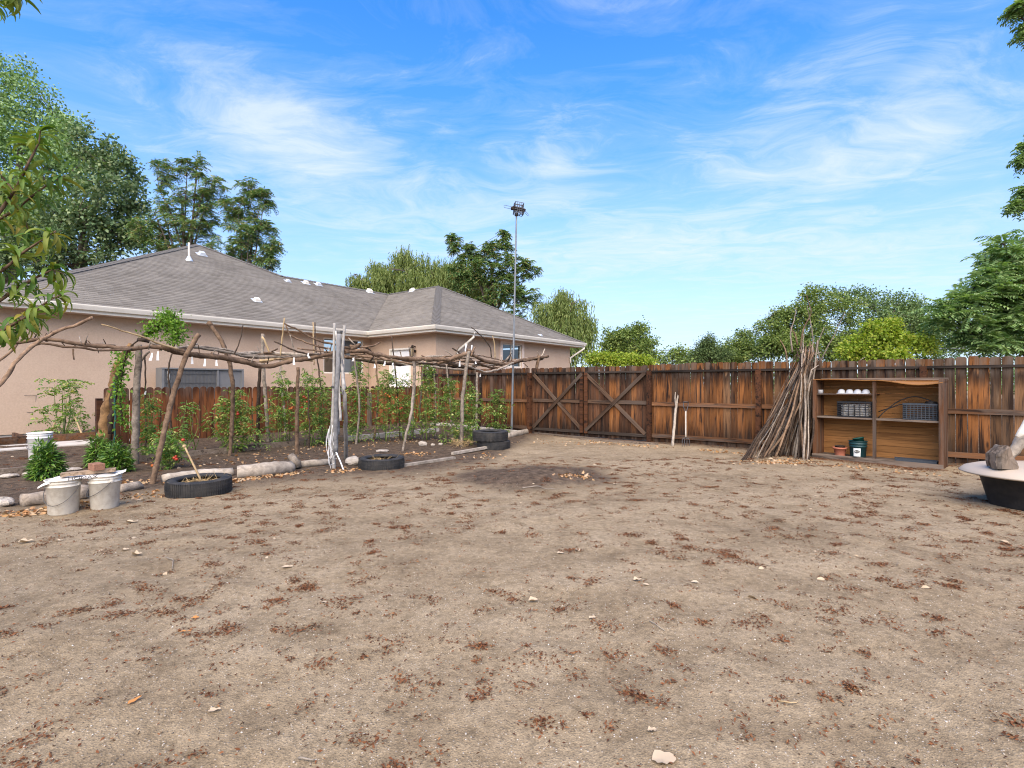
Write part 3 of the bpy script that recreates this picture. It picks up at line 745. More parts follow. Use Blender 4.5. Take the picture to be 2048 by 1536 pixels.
# roof vents
def roof_hit(x, y, which):
    O, e, n, _ = roof_polys[which]
    d = np.array([(x - 1024) / F, 1.0, (Y0 - y) / F]); o = np.array([0, 0, H])
    nr = np.array([*(-n * PK), 1.0]); p0 = v3(O, ZE)
    t = np.dot(p0 - o, nr) / np.dot(d, nr)
    return o + d * t, unit(nr), unit(np.array([*n, PK])), v3(e)
def box_vent(x, y, which, s=1.0, matn='flash'):
    s *= .72
    p, nr, up, e = roof_hit(x, y, which)
    fl = obox(p + nr * .03, e, up, nr, .24 * s, .24 * s, .008)
    o = part(roof, 'roof_vent', cat([fl]), M['flash'])
    q = p + nr * .12 * s - up * .03
    Vv, Ff = obox(q, e, up, nr, .15 * s, .15 * s, .08 * s)
    for i in (4, 5, 6, 7): Vv[i] = q + (Vv[i] - q) * np.array([.8, .8, 1.0])
    part(o, 'hood', (Vv, Ff), M[matn])
for a in ((403, 511, 'front', 1.0, 'flash'), (513, 603, 'front', .85, 'white'), (575, 564, 'front', .7, 'flash'), (611, 568, 'front', .9, 'white'), (636, 571, 'front', .9, 'flash'), (738, 585, 'front', 1.1, 'white'), (826, 583, 'inner', 1.0, 'white'), (1080, 672, 'wing', .5, 'flash')):
    box_vent(*a)
p, nr, up, e = roof_hit(378, 522, 'front')
vp = part(roof, 'vent_pipe', tube([p, p + Z3 * .66], .035, 10), M['white'], True)
part(vp, 'flashing', lathe(p, [(.15, -.04), (.12, .02), (.04, .17)], 14), M['flash'], True)

# ------------------------------------------------------------------ tall fence and gate
ANGV = math.atan2(-V[1], -V[0])          # local x runs to the right along the fence
_pick = {}
def picket_mesh(w, h, mat, dog=0.024, th=0.016, key=0, round_=False):
    k = (round(w, 3), round(h, 3), mat.name, key)
    if k in _pick: return _pick[k]
    rg = random.Random(hash(k[:2]) % 999 + key)
    if round_: top = [(w / 2 * math.cos(a), h - w * .42 + w * .42 * math.sin(a)) for a in np.linspace(0, math.pi, 7)]
    else: top = [(w / 2, h - dog), (w / 2 - dog * .8, h), (-w / 2 + dog * .8, h), (-w / 2, h - dog)]
    pr = [(-w / 2, 0), (w / 2, 0)] + top
    n = len(pr); b = rg.uniform(-.004, .004)
    Vv = [(x, y, z) for y in (-th / 2, th / 2) for x, z in pr]
    Ff = [tuple(range(n)), tuple(range(2 * n - 1, n - 1, -1))] + [(i, i + n, (i + 1) % n + n, (i + 1) % n) for i in range(n)]
    _pick[k] = mk_mesh('board', np.array(Vv), Ff, mat)
    return _pick[k]
def fence_boards(root, P0, D, t0, t1, h, mats, pitch=0.149, gap=(0.001, 0.006), rnd=False, z0=None, name='board', seed=1, skip=()):
    rg = random.Random(seed); base = wloc(root); ang = math.atan2(D[1], D[0])
    t = t0; dirn = 1 if t1 > t0 else -1; n = 0
    while (t1 - t) * dirn > 0.02:
        w = rg.choice((0.136, 0.14, 0.144, 0.148)); g = rg.uniform(*gap)
        p = P0 + D * (t + dirn * w / 2); t += dirn * (w + g); n += 1
        if n in skip: continue
        m = rg.choice(mats)
        hh = h + rg.choice((-.012, -.006, 0, 0, .006))
        me = picket_mesh(w, hh, M[m], key=rg.randrange(2), round_=rnd)
        z = (z0 if z0 is not None else gz(p)) + rg.uniform(-.008, .008)
        o = link(name, me, root, (p[0] - base[0], p[1] - base[1], z - base[2]))
        o.rotation_euler = (rg.gauss(0, .004), rg.gauss(0, .004), ang)
def rail_obj(root, a, b, w, h, mat, name='rail', up=Z3):
    """one rail as a box with local x along its length"""
    a, b = np.asarray(a, float), np.asarray(b, float); d = unit(b - a); s = unit(np.cross(d, up)); t_ = np.cross(s, d)
    L = np.linalg.norm(b - a)
    Vv, Ff = obox((0, 0, 0), (1, 0, 0), (0, 1, 0), (0, 0, 1), L / 2, w / 2, h / 2)
    # chamfered a touch and slightly bowed
    o = link(name, mk_mesh(name, Vv, Ff, M[mat]), root)
    base = wloc(root)
    mx = Matrix(((d[0], -s[0], t_[0], 0), (d[1], -s[1], t_[1], 0), (d[2], -s[2], t_[2], 0), (0, 0, 0, 1)))
    mx.translation = Vector(tuple((a + b) / 2 - base)); o.matrix_local = mx
    return o
def tf(x): return float(np.dot(on_line(FP, V, x) - FP, V))          # fence coordinate of a photo column
def fpt(t, out=0.0, z=0.0): return v3(FP + V * t - U * out, z)
tG0, tGm, tG1 = tf(1296), tf(1170), tf(1066)
RZ = (1.665, 0.90, 0.15)
POST = []
def fpost(root, t, h=1.68, w=0.1):
    p = fpt(t, .06, -.1)
    rail = rail_obj(root, p, p + Z3 * (h + .1), w, w, 'post', 'post', up=U3)
# right section
fr = thing('tall_fence', 'tall weathered brown cedar board fence right of the gate, behind the shelf', 'fence', fpt(2.0), 'tall cedar fence sections')
fence_boards(fr, FP, V, tG0 - .01, tf(1846), 1.83, ['board', 'board', 'board', 'board_grey'], seed=3, gap=(.0005, .004))
fence_boards(fr, FP, V, tf(1846), -3.2, 1.83, ['board_grey', 'board_grey', 'board'], seed=4, gap=(.004, .010))
tp = [tG0 - .06, tf(1518.5), tf(1846), tf(1846) - 2.5]
for t in tp: fpost(fr, t)
for a, b in zip(tp[:-1], tp[1:]):
    rail_obj(fr, fpt(a, .035, RZ[0]), fpt(b + .003, .035, RZ[0]), .05, .045, 'rail_dark')
    for z in RZ[1:]: rail_obj(fr, fpt(a - .055, .03, z), fpt(b + .055, .03, z), .04, .09, 'rail')
# left section, up to the house
fl = thing('tall_fence', 'tall cedar board fence between the gate and the peach house', 'fence', fpt(12), 'tall cedar fence sections')
fence_boards(fl, FP, V, tG1 + .12, 13.9, 1.83, ['board', 'board', 'board_grey', 'picket'], seed=8)
fpost(fl, tG1 + .08); fpost(fl, 13.0)
rail_obj(fl, fpt(tG1 + .1, .035, RZ[0]), fpt(13.8, .035, RZ[0]), .05, .05, 'rail_dark')
for z in RZ[1:]: rail_obj(fl, fpt(tG1 + .14, .03, z), fpt(13.8, .03, z), .04, .09, 'rail')
# gate leaves
def gate(ta, tb, label, seed, stile):
    g = thing('gate', label, 'gate', fpt((ta + tb) / 2), 'double wooden gate leaves')
    fence_boards(g, FP, V, ta, tb, 1.80, ['board_gate', 'board_gate', 'board'], seed=seed, z0=0.012, gap=(.0005, .003))
    rail_obj(g, fpt(ta + .01, .035, RZ[0]), fpt(tb - .01, .035, RZ[0]), .05, .05, 'rail_dark')
    rail_obj(g, fpt(ta + .01, .03, .92), fpt(tb - .01, .03, .92), .035, .09, 'brace')
    rail_obj(g, fpt(ta + .01, .03, .13), fpt(tb - .01, .03, .13), .04, .07, 'rail_dark')
    rail_obj(g, fpt(ta + .04, .068, RZ[0] - .03), fpt(tb - .04, .068, .17), .035, .085, 'brace', 'brace')
    rail_obj(g, fpt(ta + .04, .052, .17), fpt(tb - .04, .052, RZ[0] - .03), .03, .085, 'brace', 'brace')
    rail_obj(g, fpt(stile, .055, .1), fpt(stile, .055, 1.66), .05, .09, 'post', 'stile', up=V3)
    return g
gate(tG0 + .01, tGm - .01, 'wooden gate leaf with crossed braces beside the leaning stick', 21, tGm - .06)
gate(tGm + .01, tG1 - .02, 'wooden gate leaf with crossed braces nearest the bean trellis', 22, tGm + .07)
# ------------------------------------------------------------------ low picket fence
lf = thing('picket_fence', 'low reddish brown picket fence with rounded tops behind the tomato plants', 'fence', v3(LF, gz(LF)))
def tl(x): return float(np.dot(on_line(LF, U, x) - LF, U))
fence_boards(lf, LF, U, tl(207), tl(733), 1.245, ['picket'], rnd=True, name='picket', seed=31, z0=.06, gap=(.006, .012))
fence_boards(lf, LF, U, tl(742), tl(905), 1.245, ['picket'], rnd=True, name='picket', seed=32, z0=.06, gap=(.004, .01))
for z in (.28, .98): rail_obj(lf, v3(LF + U * tl(207) + V * .03, z), v3(LF + U * tl(905) + V * .03, z), .04, .09, 'rail')
q = LF + U * tl(198); rail_obj(lf, v3(q, 0), v3(q, 1.08), .1, .1, 'post', 'post', up=U3)
q = LF + U * tl(736); rail_obj(lf, v3(q - V * .06, 0), v3(q - V * .06, 1.1), .1, .1, 'timber', 'post', up=U3)
for x in (420, 600, 830):
    q = LF + U * tl(x) + V * .1; rail_obj(lf, v3(q, 0), v3(q, 1.2), .09, .09, 'post', 'post', up=U3)
# ------------------------------------------------------------------ foliage helpers
def frames(d, nrm):
    d = unit(d); s = unit(np.cross(d, nrm)); n = np.cross(s, d)
    return d, s, n
def leaf_quads(base, d, nrm, L, W, mid=0.45, droop=0.0):
    """one folded rhombus per leaf: 4 verts, 1 quad"""
    d, s, n = frames(d, nrm); L = np.broadcast_to(np.asarray(L, float), (len(base),))[:, None]; W = np.broadcast_to(np.asarray(W, float), (len(base),))[:, None]
    a = base; c = base + d * L - n * L * droop
    m = base + d * L * mid
    b1 = m + s * W / 2 + n * W * 0.12; b2 = m - s * W / 2 + n * W * 0.12
    Vv = np.stack([a, b1, c, b2], 1).reshape(-1, 3)
    Ff = np.arange(len(base) * 4).reshape(-1, 4)
    return Vv, Ff
def leaf_arcs(base, d, nrm, L, W, bend, seg=5, fold=0.15):
    """long curved leaves: strip of seg quads x 2 sides"""
    N = len(base); d, s, n = frames(d, nrm)
    L = np.broadcast_to(np.asarray(L, float), (N,)); W = np.broadcast_to(np.asarray(W, float), (N,)); bend = np.broadcast_to(np.asarray(bend, float), (N,))
    Vs = []
    pos = base.copy()
    ts = np.linspace(0, 1, seg + 1)
    prof = np.sin(np.pi * np.clip(ts * 0.96 + 0.02, 0, 1)) ** 0.75
    for i, t in enumerate(ts):
        ang = bend * t
        dd = d * np.cos(ang)[:, None] - n * np.sin(ang)[:, None]; nn = n * np.cos(ang)[:, None] + d * np.sin(ang)[:, None]
        if i: pos = pos + dd * (L / seg)[:, None]
        w = (W * prof[i] / 2)[:, None]
        Vs += [pos + s * w + nn * w * fold * 2, pos, pos - s * w + nn * w * fold * 2]
    Vv = np.stack(Vs, 1).reshape(-1, 3); k = 3 * (seg + 1)
    f = []
    for i in range(seg):
        a = 3 * i; f += [(a, a + 1, a + 4, a + 3), (a + 1, a + 2, a + 5, a + 4)]
    Ff = (np.arange(N)[:, None, None] * k + np.array(f)[None]).reshape(-1, 4)
    return Vv, Ff
def rand_dirs(n, rng, zb=0.0):
    d = rng.normal(size=(n, 3)); d[:, 2] += zb
    return unit(d)
def lobes_world(lobes, d0, sub=7):
    out = []
    for l in lobes:
        x, y, rx, ry = l[:4]; d = d0 + (l[4] if len(l) > 4 else 0)
        c, r = at(x, y, d), np.array([rx / F * d, (rx + ry) / 2 / F * d * 0.9, ry / F * d])
        out.append((c, r * .8))
        rg_ = np.random.default_rng(int(abs(x) * 7 + y))
        for k in range(sub):                       # knobbly outline: smaller lobes budding from the big one
            q = rand_dirs(1, rg_, .35)[0]
            out.append((c + q * r * rg_.uniform(.66, .95), r * rg_.uniform(.22, .4)))
    return out
def clumps_in(lobes, n, rng, shell=0.35):
    vol = np.array([r[0] * r[1] * r[2] for c, r in lobes]) ** 0.75; vol /= vol.sum()
    out = []
    for (c, r), f in zip(lobes, vol):
        k = max(3, int(round(n * f)))
        u = rand_dirs(k, rng); rad = rng.uniform(0, 1, k) ** shell
        rad = rad * (0.85 + 0.25 * rng.uniform(0, 1, k))
        out.append(c + u * r * rad[:, None])
    return np.vstack(out)
def broad_leaves(centers, rad, per, L, W, rng, zb=-0.25, flat=0.8):
    N = len(centers) * per
    c = np.repeat(centers, per, 0)
    off = rng.normal(size=(N, 3)) * np.array([1, 1, flat]) * rad * 0.55
    d = unit(off + rng.normal(size=(N, 3)) * rad * 0.6 + np.array([0, 0, zb * rad]))
    n = unit(rng.normal(size=(N, 3)) * 0.75 + np.array([0, 0, 0.8]))
    k = rng.uniform(0.65, 1.3, N)
    return leaf_quads(c + off, d, n, L * k, W * k, 0.45, 0.1)
def pinnate(centers, fronds, pairs, RL_, L, W, rng, out_from=None, zb=0.25, droop=0.9):
    """compound leaves: arching rachis with paired leaflets"""
    N = len(centers) * fronds
    c = np.repeat(centers, fronds, 0)
    d = rng.normal(size=(N, 3)) * np.array([1, 1, 0.45]); d[:, 2] += zb
    if out_from is not None: d = unit(d) + 0.7 * unit(c - out_from)
    d = unit(d); side = unit(np.cross(d, np.array([0, 0, 1.0]) + rng.normal(0, .15, (N, 3)))); up = np.cross(side, d)
    rl = RL_ * rng.uniform(0.7, 1.25, N)
    B, D, NN = [], [], []
    for i in range(pairs):
        t = (i + 1) / pairs
        pos = c + d * (rl * t)[:, None] - np.array([0, 0, 1.0]) * (droop * rl * t * t * 0.5)[:, None]
        ax = unit(d - np.array([0, 0, 1.0]) * droop * t)
        for sg in (-1, 1):
            B.append(pos); D.append(unit(side * sg + ax * 0.45 - np.array([0, 0, .25]))); NN.append(up)
    B, D, NN = np.vstack(B), np.vstack(D), np.vstack(NN)
    k = rng.uniform(0.75, 1.2, len(B))
    return leaf_quads(B, D, NN + rng.normal(0, .2, NN.shape), L * k, W * k, .4, .12)
def limb_mesh(base, top, r0, centers, rng, nlimb=9, sides=7, twig=0.25, maxt=140):
    """tapered trunk, limbs to a subset of clumps and twigs off the limbs"""
    base, top = np.asarray(base, float), np.asarray(top, float)
    out = []
    mid = (base + top) / 2 + rng.normal(0, .04, 3) * np.linalg.norm(top - base) * np.array([1, 1, 0])
    P, r = spline([base, mid, top], [r0, r0 * .75, r0 * .3], np.linalg.norm(top - base) / 14)
    out.append(tube([base, mid, top], [r0, r0 * .75, r0 * .3], sides, np.linalg.norm(top - base) / 12, .05, rng=rng))
    idx = rng.permutation(len(centers))
    ends = []
    for i in idx[:nlimb]:
        c = centers[i]; j = int(rng.integers(len(P) // 3, len(P) - 1)); a = P[j]
        m = a * .5 + c * .5 + np.array([0, 0, .12 * np.linalg.norm(c - a)])
        rr = max(r[j] * .55, .012)
        out.append(tube([a, m, c], [rr, rr * .6, rr * .18], 6, np.linalg.norm(c - a) / 7, .05, rng=rng)); ends += [m, c, (m + c) / 2, (a + m) / 2]
    ends = np.array(ends) if ends else P
    for i in idx[nlimb:nlimb + maxt]:
        c = centers[i]; e = ends[np.argmin(((ends - c) ** 2).sum(1))]
        rr = r0 * .09 + .004
        out.append(tube([e, (e + c) / 2 + rng.normal(0, .05, 3), c], [rr, rr * .7, rr * .35], 4, 10, rng=rng))
    return cat(out)
def tree(name, label, px, d, lobes, ncl, rad, per, L, W, mat, seed, style='broad', trunk_r=0.18, group=None, nlimb=9, twigs=120, cat_='tree', top=None, base=None, shell=0.35, trunk_mat='trunk', zb=-.25, **kw):
    rng = np.random.default_rng(seed)
    lw = lobes_world(lobes, d, kw.get('sub', 7))
    cs = clumps_in(lw, ncl, rng, shell)
    b = np.array([(px - 1024) / F * d, d, 0.0]) if base is None else np.asarray(base, float)
    b[2] = -0.1
    tp = np.mean([c for c, r in lw], 0) + np.array([0, 0, .25 * np.mean([r[2] for c, r in lw])]) if top is None else np.asarray(top, float)
    t = thing(name, label, cat_, b, group)
    part(t, 'trunk', limb_mesh(b, tp, trunk_r, cs, rng, nlimb, twig=.2, maxt=twigs), M[trunk_mat], True)
    if style == 'broad': vf = broad_leaves(cs, rad, per, L, W, rng, zb)
    elif style == 'pinnate': vf = pinnate(cs, per, kw.get('pairs', 6), rad, L, W, rng, kw.get('out_from'), kw.get('fzb', .25), kw.get('droop', .9))
    elif style == 'willow':
        n = len(cs); k = per; c = np.repeat(cs, k, 0) + rng.normal(0, rad, (n * k, 3)) * np.array([1, 1, .4])
        ln = kw.get('hang', 1.6) * rng.uniform(.35, 1.2, n * k); B, D = [], []
        sway = rng.normal(0, .07, (n * k, 3)); sway[:, 2] = 0
        step = kw.get('step', .09); m = int(kw.get('hang', 1.6) * 1.2 / step)
        for i in range(m):
            ok = i * step < ln
            tt = (i * step)
            p = c + np.array([0, 0, -1.0]) * tt + sway * tt * tt
            B.append(p[ok]); D.append(unit(rng.normal(0, .35, (ok.sum(), 3)) + np.array([0, 0, -1.0])))
        B, D = np.vstack(B), np.vstack(D); q = rng.uniform(.7, 1.2, len(B))
        vf = leaf_quads(B, D, rand_dirs(len(B), rng), L * q, W * q, .4)
    part(t, 'crown', vf, M[mat])
    return t
GB = 'trees behind the house'
# --- big cottonwoods at the left, behind the house
tree('cottonwood_tree', 'tall light green cottonwood tree rising highest behind the house roof', -60, 38,
     [(-40, 230, 150, 130), (60, 240, 70, 110), (40, 350, 130, 120), (-80, 420, 200, 140, -2), (130, 300, 62, 70, -1), (0, 150, 75, 45), (200, 350, 60, 55, -1)], 1150, .55, 38, .20, .16, 'l_cotton', 101, trunk_r=.5, group=GB, nlimb=14)
tree('cottonwood_tree', 'dark green cottonwood tree with gaps of sky, standing left of the feathery locusts', 190, 33,
     [(190, 300, 42, 55), (235, 345, 50, 45), (205, 400, 95, 80), (150, 440, 110, 85), (225, 480, 85, 70), (60, 480, 110, 75), (278, 440, 26, 60), (130, 520, 110, 40), (30, 530, 60, 40)], 560, .42, 38, .20, .16, 'l_cottond', 102, trunk_r=.36, group=GB, nlimb=14, shell=.5)
# --- feathery locusts
tree('locust_tree', 'feathery dark green locust tree with upright tips above the roof peak', 385, 31,
     [(330, 350, 22, 30), (390, 335, 32, 22), (435, 385, 28, 30), (340, 420, 45, 50), (400, 420, 52, 55), (370, 480, 70, 45), (300, 480, 45, 45)], 260, .42, 8, .13, .055, 'l_locust', 103, 'pinnate', .2, GB, 12, 150, pairs=6, shell=.5)
tree('locust_tree', 'lower feathery locust tree over the right slope of the roof peak', 500, 30,
     [(495, 385, 18, 26), (530, 400, 15, 22), (480, 430, 40, 35), (510, 470, 42, 40), (470, 490, 45, 40), (540, 500, 24, 30), (520, 525, 38, 22)], 220, .42, 8, .13, .055, 'l_locust', 104, 'pinnate', .16, GB, 12, 120, pairs=6, shell=.5)
# --- behind the wing
tree('willow_tree', 'yellow green weeping willow tree behind the low roof valley', 860, 42,
     [(718, 558, 24, 10), (765, 538, 34, 18), (808, 512, 26, 18), (865, 528, 44, 22), (920, 545, 46, 24), (965, 570, 30, 26), (840, 560, 110, 30)], 520, .3, 6, .30, .075, 'l_willow', 105, 'willow', .35, GB, 10, 60, hang=2.0, step=.12)
tree('locust_tree', 'tall dark locust tree with spiky tips behind the metal pole', 985, 38,
     [(910, 490, 15, 22), (940, 505, 18, 18), (1010, 485, 16, 24), (985, 500, 16, 22), (960, 540, 55, 35), (1020, 550, 45, 45), (1060, 535, 20, 22), (1040, 600, 40, 40), (985, 590, 45, 35), (930, 560, 40, 30)], 390, .42, 8, .15, .07, 'l_locust', 106, 'pinnate', .22, GB, 12, 120, pairs=6, shell=.5)
tree('willow_tree', 'weeping willow tree trailing down past the right end of the house roof', 1120, 36,
     [(1120, 590, 25, 14), (1090, 620, 30, 25), (1140, 615, 32, 22), (1165, 640, 22, 18), (1135, 660, 45, 25), (1100, 660, 30, 25)], 150, .3, 8, .28, .07, 'l_willow', 107, 'willow', .28, GB, 8, 40, hang=2.4, step=.12)
# --- beyond the tall fence
GF = 'trees beyond the tall fence'
tree('elm_tree', 'rounded green tree standing alone over the gate, nearest the house', 1255, 44,
     [(1245, 675, 36, 20), (1272, 662, 22, 16), (1225, 690, 25, 18), (1290, 690, 22, 22), (1260, 708, 60, 22)], 330, .45, 40, .17, .13, 'l_elm', 111, trunk_r=.2, group=GF)
tree('shrub', 'low yellow green shrub just over the gate top', 1245, 30, [(1230, 722, 25, 12), (1275, 722, 30, 11), (1195, 722, 16, 14)], 110, .3, 40, .13, .1, 'l_lime', 112, trunk_r=.06, group='shrubs beyond the tall fence', cat_='shrub')
tree('shrub', 'sparse half bare shrub sticking up in the sky gap right of the gate', 1350, 34, [(1350, 712, 22, 18), (1362, 705, 14, 16), (1320, 725, 22, 8)], 46, .4, 13, .15, .11, 'l_elm', 113, trunk_r=.06, group='shrubs beyond the tall fence', cat_='shrub', twigs=90)
tree('conifer_tree', 'dark dense conical evergreen tree beyond the fence', 1418, 46, [(1418, 690, 17, 18), (1418, 705, 30, 18), (1395, 710, 18, 14), (1445, 712, 20, 12)], 220, .38, 44, .17, .07, 'l_conifer', 114, trunk_r=.2, group=GF)
tree('elm_tree', 'small rounded green tree beside the dark evergreen, over the fence', 1487, 50, [(1487, 680, 22, 18), (1500, 700, 30, 22), (1470, 705, 34, 24), (1450, 718, 60, 20), (1390, 722, 60, 14)], 330, .5, 38, .18, .14, 'l_elm', 115, trunk_r=.2, group=GF)
tree('elm_tree', 'broad tall green tree behind the upright stick bundle', 1590, 46,
     [(1545, 655, 25, 22), (1580, 630, 35, 30), (1640, 610, 45, 35), (1620, 660, 70, 40), (1560, 690, 60, 30), (1690, 620, 30, 35), (1535, 690, 26, 26), (1690, 690, 60, 36), (1600, 700, 90, 36)], 760, .45, 38, .18, .14, 'l_elm', 116, trunk_r=.35, group=GF, nlimb=12)
tree('elm_tree', 'tallest dark green tree in the row over the shelf', 1760, 52,
     [(1690, 592, 30, 22), (1740, 605, 45, 25), (1800, 610, 40, 22), (1770, 650, 90, 45), (1830, 650, 40, 40), (1860, 690, 70, 45), (1740, 690, 90, 40), (1900, 670, 50, 45), (1820, 640, 60, 40)], 800, .5, 38, .2, .15, 'l_elmd', 117, trunk_r=.35, group=GF, nlimb=12)
tree('lime_tree', 'small bright yellow green tree just over the fence above the shelf', 1765, 15.5,
     [(1720, 690, 40, 22), (1770, 680, 35, 28), (1785, 655, 14, 16), (1830, 690, 30, 20), (1740, 660, 18, 14), (1760, 712, 80, 14), (1855, 695, 12, 14), (1700, 705, 28, 16), (1770, 665, 22, 24)], 360, .15, 22, .085, .06, 'l_lime', 118, trunk_r=.07, group=GF, nlimb=10)
tree('ailanthus_tree', 'large lush green tree with long feathery leaves at the right edge', 2090, 15,
     [(2030, 520, 55, 50), (1960, 585, 60, 45), (2050, 590, 90, 70), (1920, 625, 55, 35), (2000, 650, 80, 45), (2090, 660, 90, 60), (1960, 690, 60, 24), (2120, 520, 70, 70)], 300, .5, 8, .15, .05, 'l_ail', 119, 'pinnate', .16, GF, 14, 140, pairs=8, droop=.5, fzb=.35, shell=.45, base=at(2150, 768, 15.5))
# overhanging branches of a tree that stands outside the right edge
tree('ash_tree', 'leafy branches of a nearer tree hanging in at the upper right edge', 2350, 10.5,
     [(2042, 14, 18, 12), (2058, 62, 10, 22), (2066, 285, 12, 18), (2052, 318, 14, 12), (2058, 378, 14, 16), (2042, 412, 14, 10)], 60, .2, 5, .085, .035, 'l_ail', 120, 'pinnate', .16, None, 10, 110, pairs=5, base=at(2330, 768, 10.5), top=at(2250, 150, 10.5), shell=.6)

# far brush that closes the view between the trunks beyond the fence
rng = np.random.default_rng(150)
xb = np.concatenate([rng.uniform(1150, 2500, 900)]); db = rng.uniform(62, 75, 900)
cb = np.array([at(x, Y0, d) for x, d in zip(xb, db)]); cb[:, 2] = rng.uniform(0, 1, 900) * (2.6 + 1.2 * vnoise(xb, xb * 0, .02, 3))
solo('distant_brush', broad_leaves(cb, .9, 26, .34, .26, rng), M['l_elmd'], 'low far brush seen through the trunks beyond the tall fence', 'brush', None, kind='stuff')

# --- peach tree: trunk stands outside the left edge, branches reach in
def peach():
    rng = np.random.default_rng(44)
    base = np.array([-3.6, 2.75, 0]); base[2] = gz(base)
    t = thing('peach_tree', 'peach tree branches with long curling yellow green leaves in the left foreground', 'tree', base)
    trunk = [base, base + np.array([.1, 0, .7]), base + np.array([.35, -.05, 1.5]), base + np.array([.5, -.1, 2.3]), base + np.array([.6, -.1, 3.2])]
    T = [tube(trunk, [.09, .075, .055, .04, .02], 9, .12, .05)]
    stems = []
    def br(pts, r0=.008, r1=.0022, d=2.25):
        w = [at(x, y, d + dd) for x, y, dd in pts]; stems.append(w)
        j = min(range(len(trunk)), key=lambda i: np.linalg.norm(trunk[i] - w[0]))
        T.append(tube([trunk[j]] + w, [r0 * 1.5] + list(np.linspace(r0, r1, len(w))), 6, .05, .03))
    br([(-60, 470, 0), (20, 395, 0), (55, 330, 0), (78, 285, .02), (82, 255, .03)])
    br([(-70, 455, .1), (10, 432, .1), (55, 400, .1), (92, 372, .1), (130, 352, .1)])
    br([(-60, 560, .0), (0, 545, 0), (40, 510, 0), (85, 480, 0), (112, 462, 0)])
    br([(-50, 600, .05), (30, 578, .05), (70, 556, .05), (105, 540, .05), (128, 548, .05)])
    br([(-50, 680, .0), (25, 650, 0), (65, 626, 0), (95, 603, 0), (125, 588, 0)], .008)
    br([(-60, 690, .1), (10, 662, .1), (40, 650, .1), (75, 620, .1)], .006)
    br([(-80, 20, .0), (-30, 5, 0), (12, -12, 0), (40, -22, 0)], .006)
    br([(-60, 330, .2), (10, 360, .2), (40, 420, .2), (60, 470, .2)], .007)
    part(t, 'trunk', cat(T), M['bark'], True)
    B, D, N_ = [], [], []
    for w in stems:
        P, _ = spline(w, [1] * len(w), .015)
        P = P[len(P) // 5:]
        n = int(len(P) * 1.5) + 16
        ids = (rng.uniform(0, 1, n) ** .7 * (len(P) - 1)).astype(int)
        tang = np.gradient(P, axis=0)
        for i in ids:
            a = rng.uniform(0, 2 * math.pi); s = unit(np.cross(tang[i], Z3) + 1e-6); u2 = np.cross(s, unit(tang[i]))
            dd = unit(s * math.cos(a) * .9 + u2 * math.sin(a) * .7 + unit(tang[i]) * rng.uniform(.2, .9) + Z3 * .1)
            B.append(P[i]); D.append(dd); N_.append(unit(Z3 + rng.normal(0, .35, 3)))
    B, D, N_ = np.array(B), np.array(D), np.array(N_)
    n = len(B)
    vf = leaf_arcs(B, D, N_, rng.uniform(.07, .125, n), rng.uniform(.014, .021, n), rng.uniform(1.0, 2.9, n), 6, .25)
    part(t, 'leaves', vf, M['l_peach'], True, kind='stuff')
peach()
# ------------------------------------------------------------------ trellis of lashed branches
FT = [(-60, 5.9), (0, 6.1), (160, 6.5), (280, 7.0), (365, 7.5), (530, 8.6), (680, 9.3), (740, 9.7), (830, 10.7), (935, 11.7), (1075, 14.7), (1110, 15.0)]
BT = [(200, 8.5), (270, 8.9), (400, 10.3), (537, 12.0), (700, 12.6), (860, 13.4), (980, 14.4), (1090, 15.0)]
def fd(x): return lerp_tab(FT, x)
def bd(x): return lerp_tab(BT, x)
trel = thing('trellis', 'rustic bean trellis of crooked posts carrying a roof of lashed branches', 'trellis', gp(805, 902))
def stick(name, pts, r0, r1, mat='bark', depth=fd, off=0.0, n=8, rough=.13, root=None, wob=.007, step=.06):
    """pts in photo pixels (x, y[, depth]); radii in photo pixels at that depth"""
    w, rr = [], []
    for i, p in enumerate(pts):
        d = p[2] if len(p) > 2 else depth(p[0]) + off
        w.append(at(p[0], p[1], d)); rr.append((r0 + (r1 - r0) * i / (len(pts) - 1)) / F * d)
    return part(root or trel, name, tube(w, rr, n, step, rough, wob), M[mat], True)
def gpost(pts, r0, r1, mat='bark_grey', name='post', dtop=0.0):
    """post standing on the ground at its first pixel"""
    b = gp(*pts[0]); d0 = b[1]; n = len(pts)
    w = [b - Z3 * .05] + [at(x, y, d0 + dtop * i / (n - 1)) for i, (x, y) in list(enumerate(pts))[1:]]
    rr = [(r0 + (r1 - r0) * i / (n - 1)) / F * d0 for i in range(n)]
    return part(trel, name, tube(w, rr, 9, .06, .06, .005), M[mat], True)
gpost([(270, 928), (271, 860), (273, 780), (278, 715), (277, 690)], 7.2, 5.4)
part(trel, 'branch', tube([at(279, 725, 8.8), at(290, 712, 8.75), at(298, 704, 8.7)], [.022, .018, .016], 7, .04, .05), M['bark_grey'], True)
gpost([(303, 968), (322, 890), (343, 805), (368, 722), (398, 669)], 5.4, 4.8, 'bark', dtop=.35)
gpost([(805, 902), (813, 866), (821, 838), (826, 795), (829, 750), (827, 714)], 2.4, 3.2, 'bark_grey', dtop=.3)
gpost([(824, 868), (826, 820), (829, 770)], 3.2, 2.6, 'bark_grey')
gpost([(923, 893), (924, 830), (926, 790), (932, 740), (938, 703)], 3.9, 3.3, 'bark_grey', dtop=.15)
gpost([(1058, 866), (1062, 815), (1069, 770), (1076, 722), (1080, 712)], 3.3, 3.0, 'bark')
gpost([(975, 858), (978, 800), (982, 745)], 2.8, 2.4, 'bark_grey')
gpost([(952, 866), (954, 800), (954, 745)], 2.4, 2.2, 'bark_grey')
gpost([(958, 862), (960, 800), (962, 744)], 3.0, 2.6, 'bark_dark')
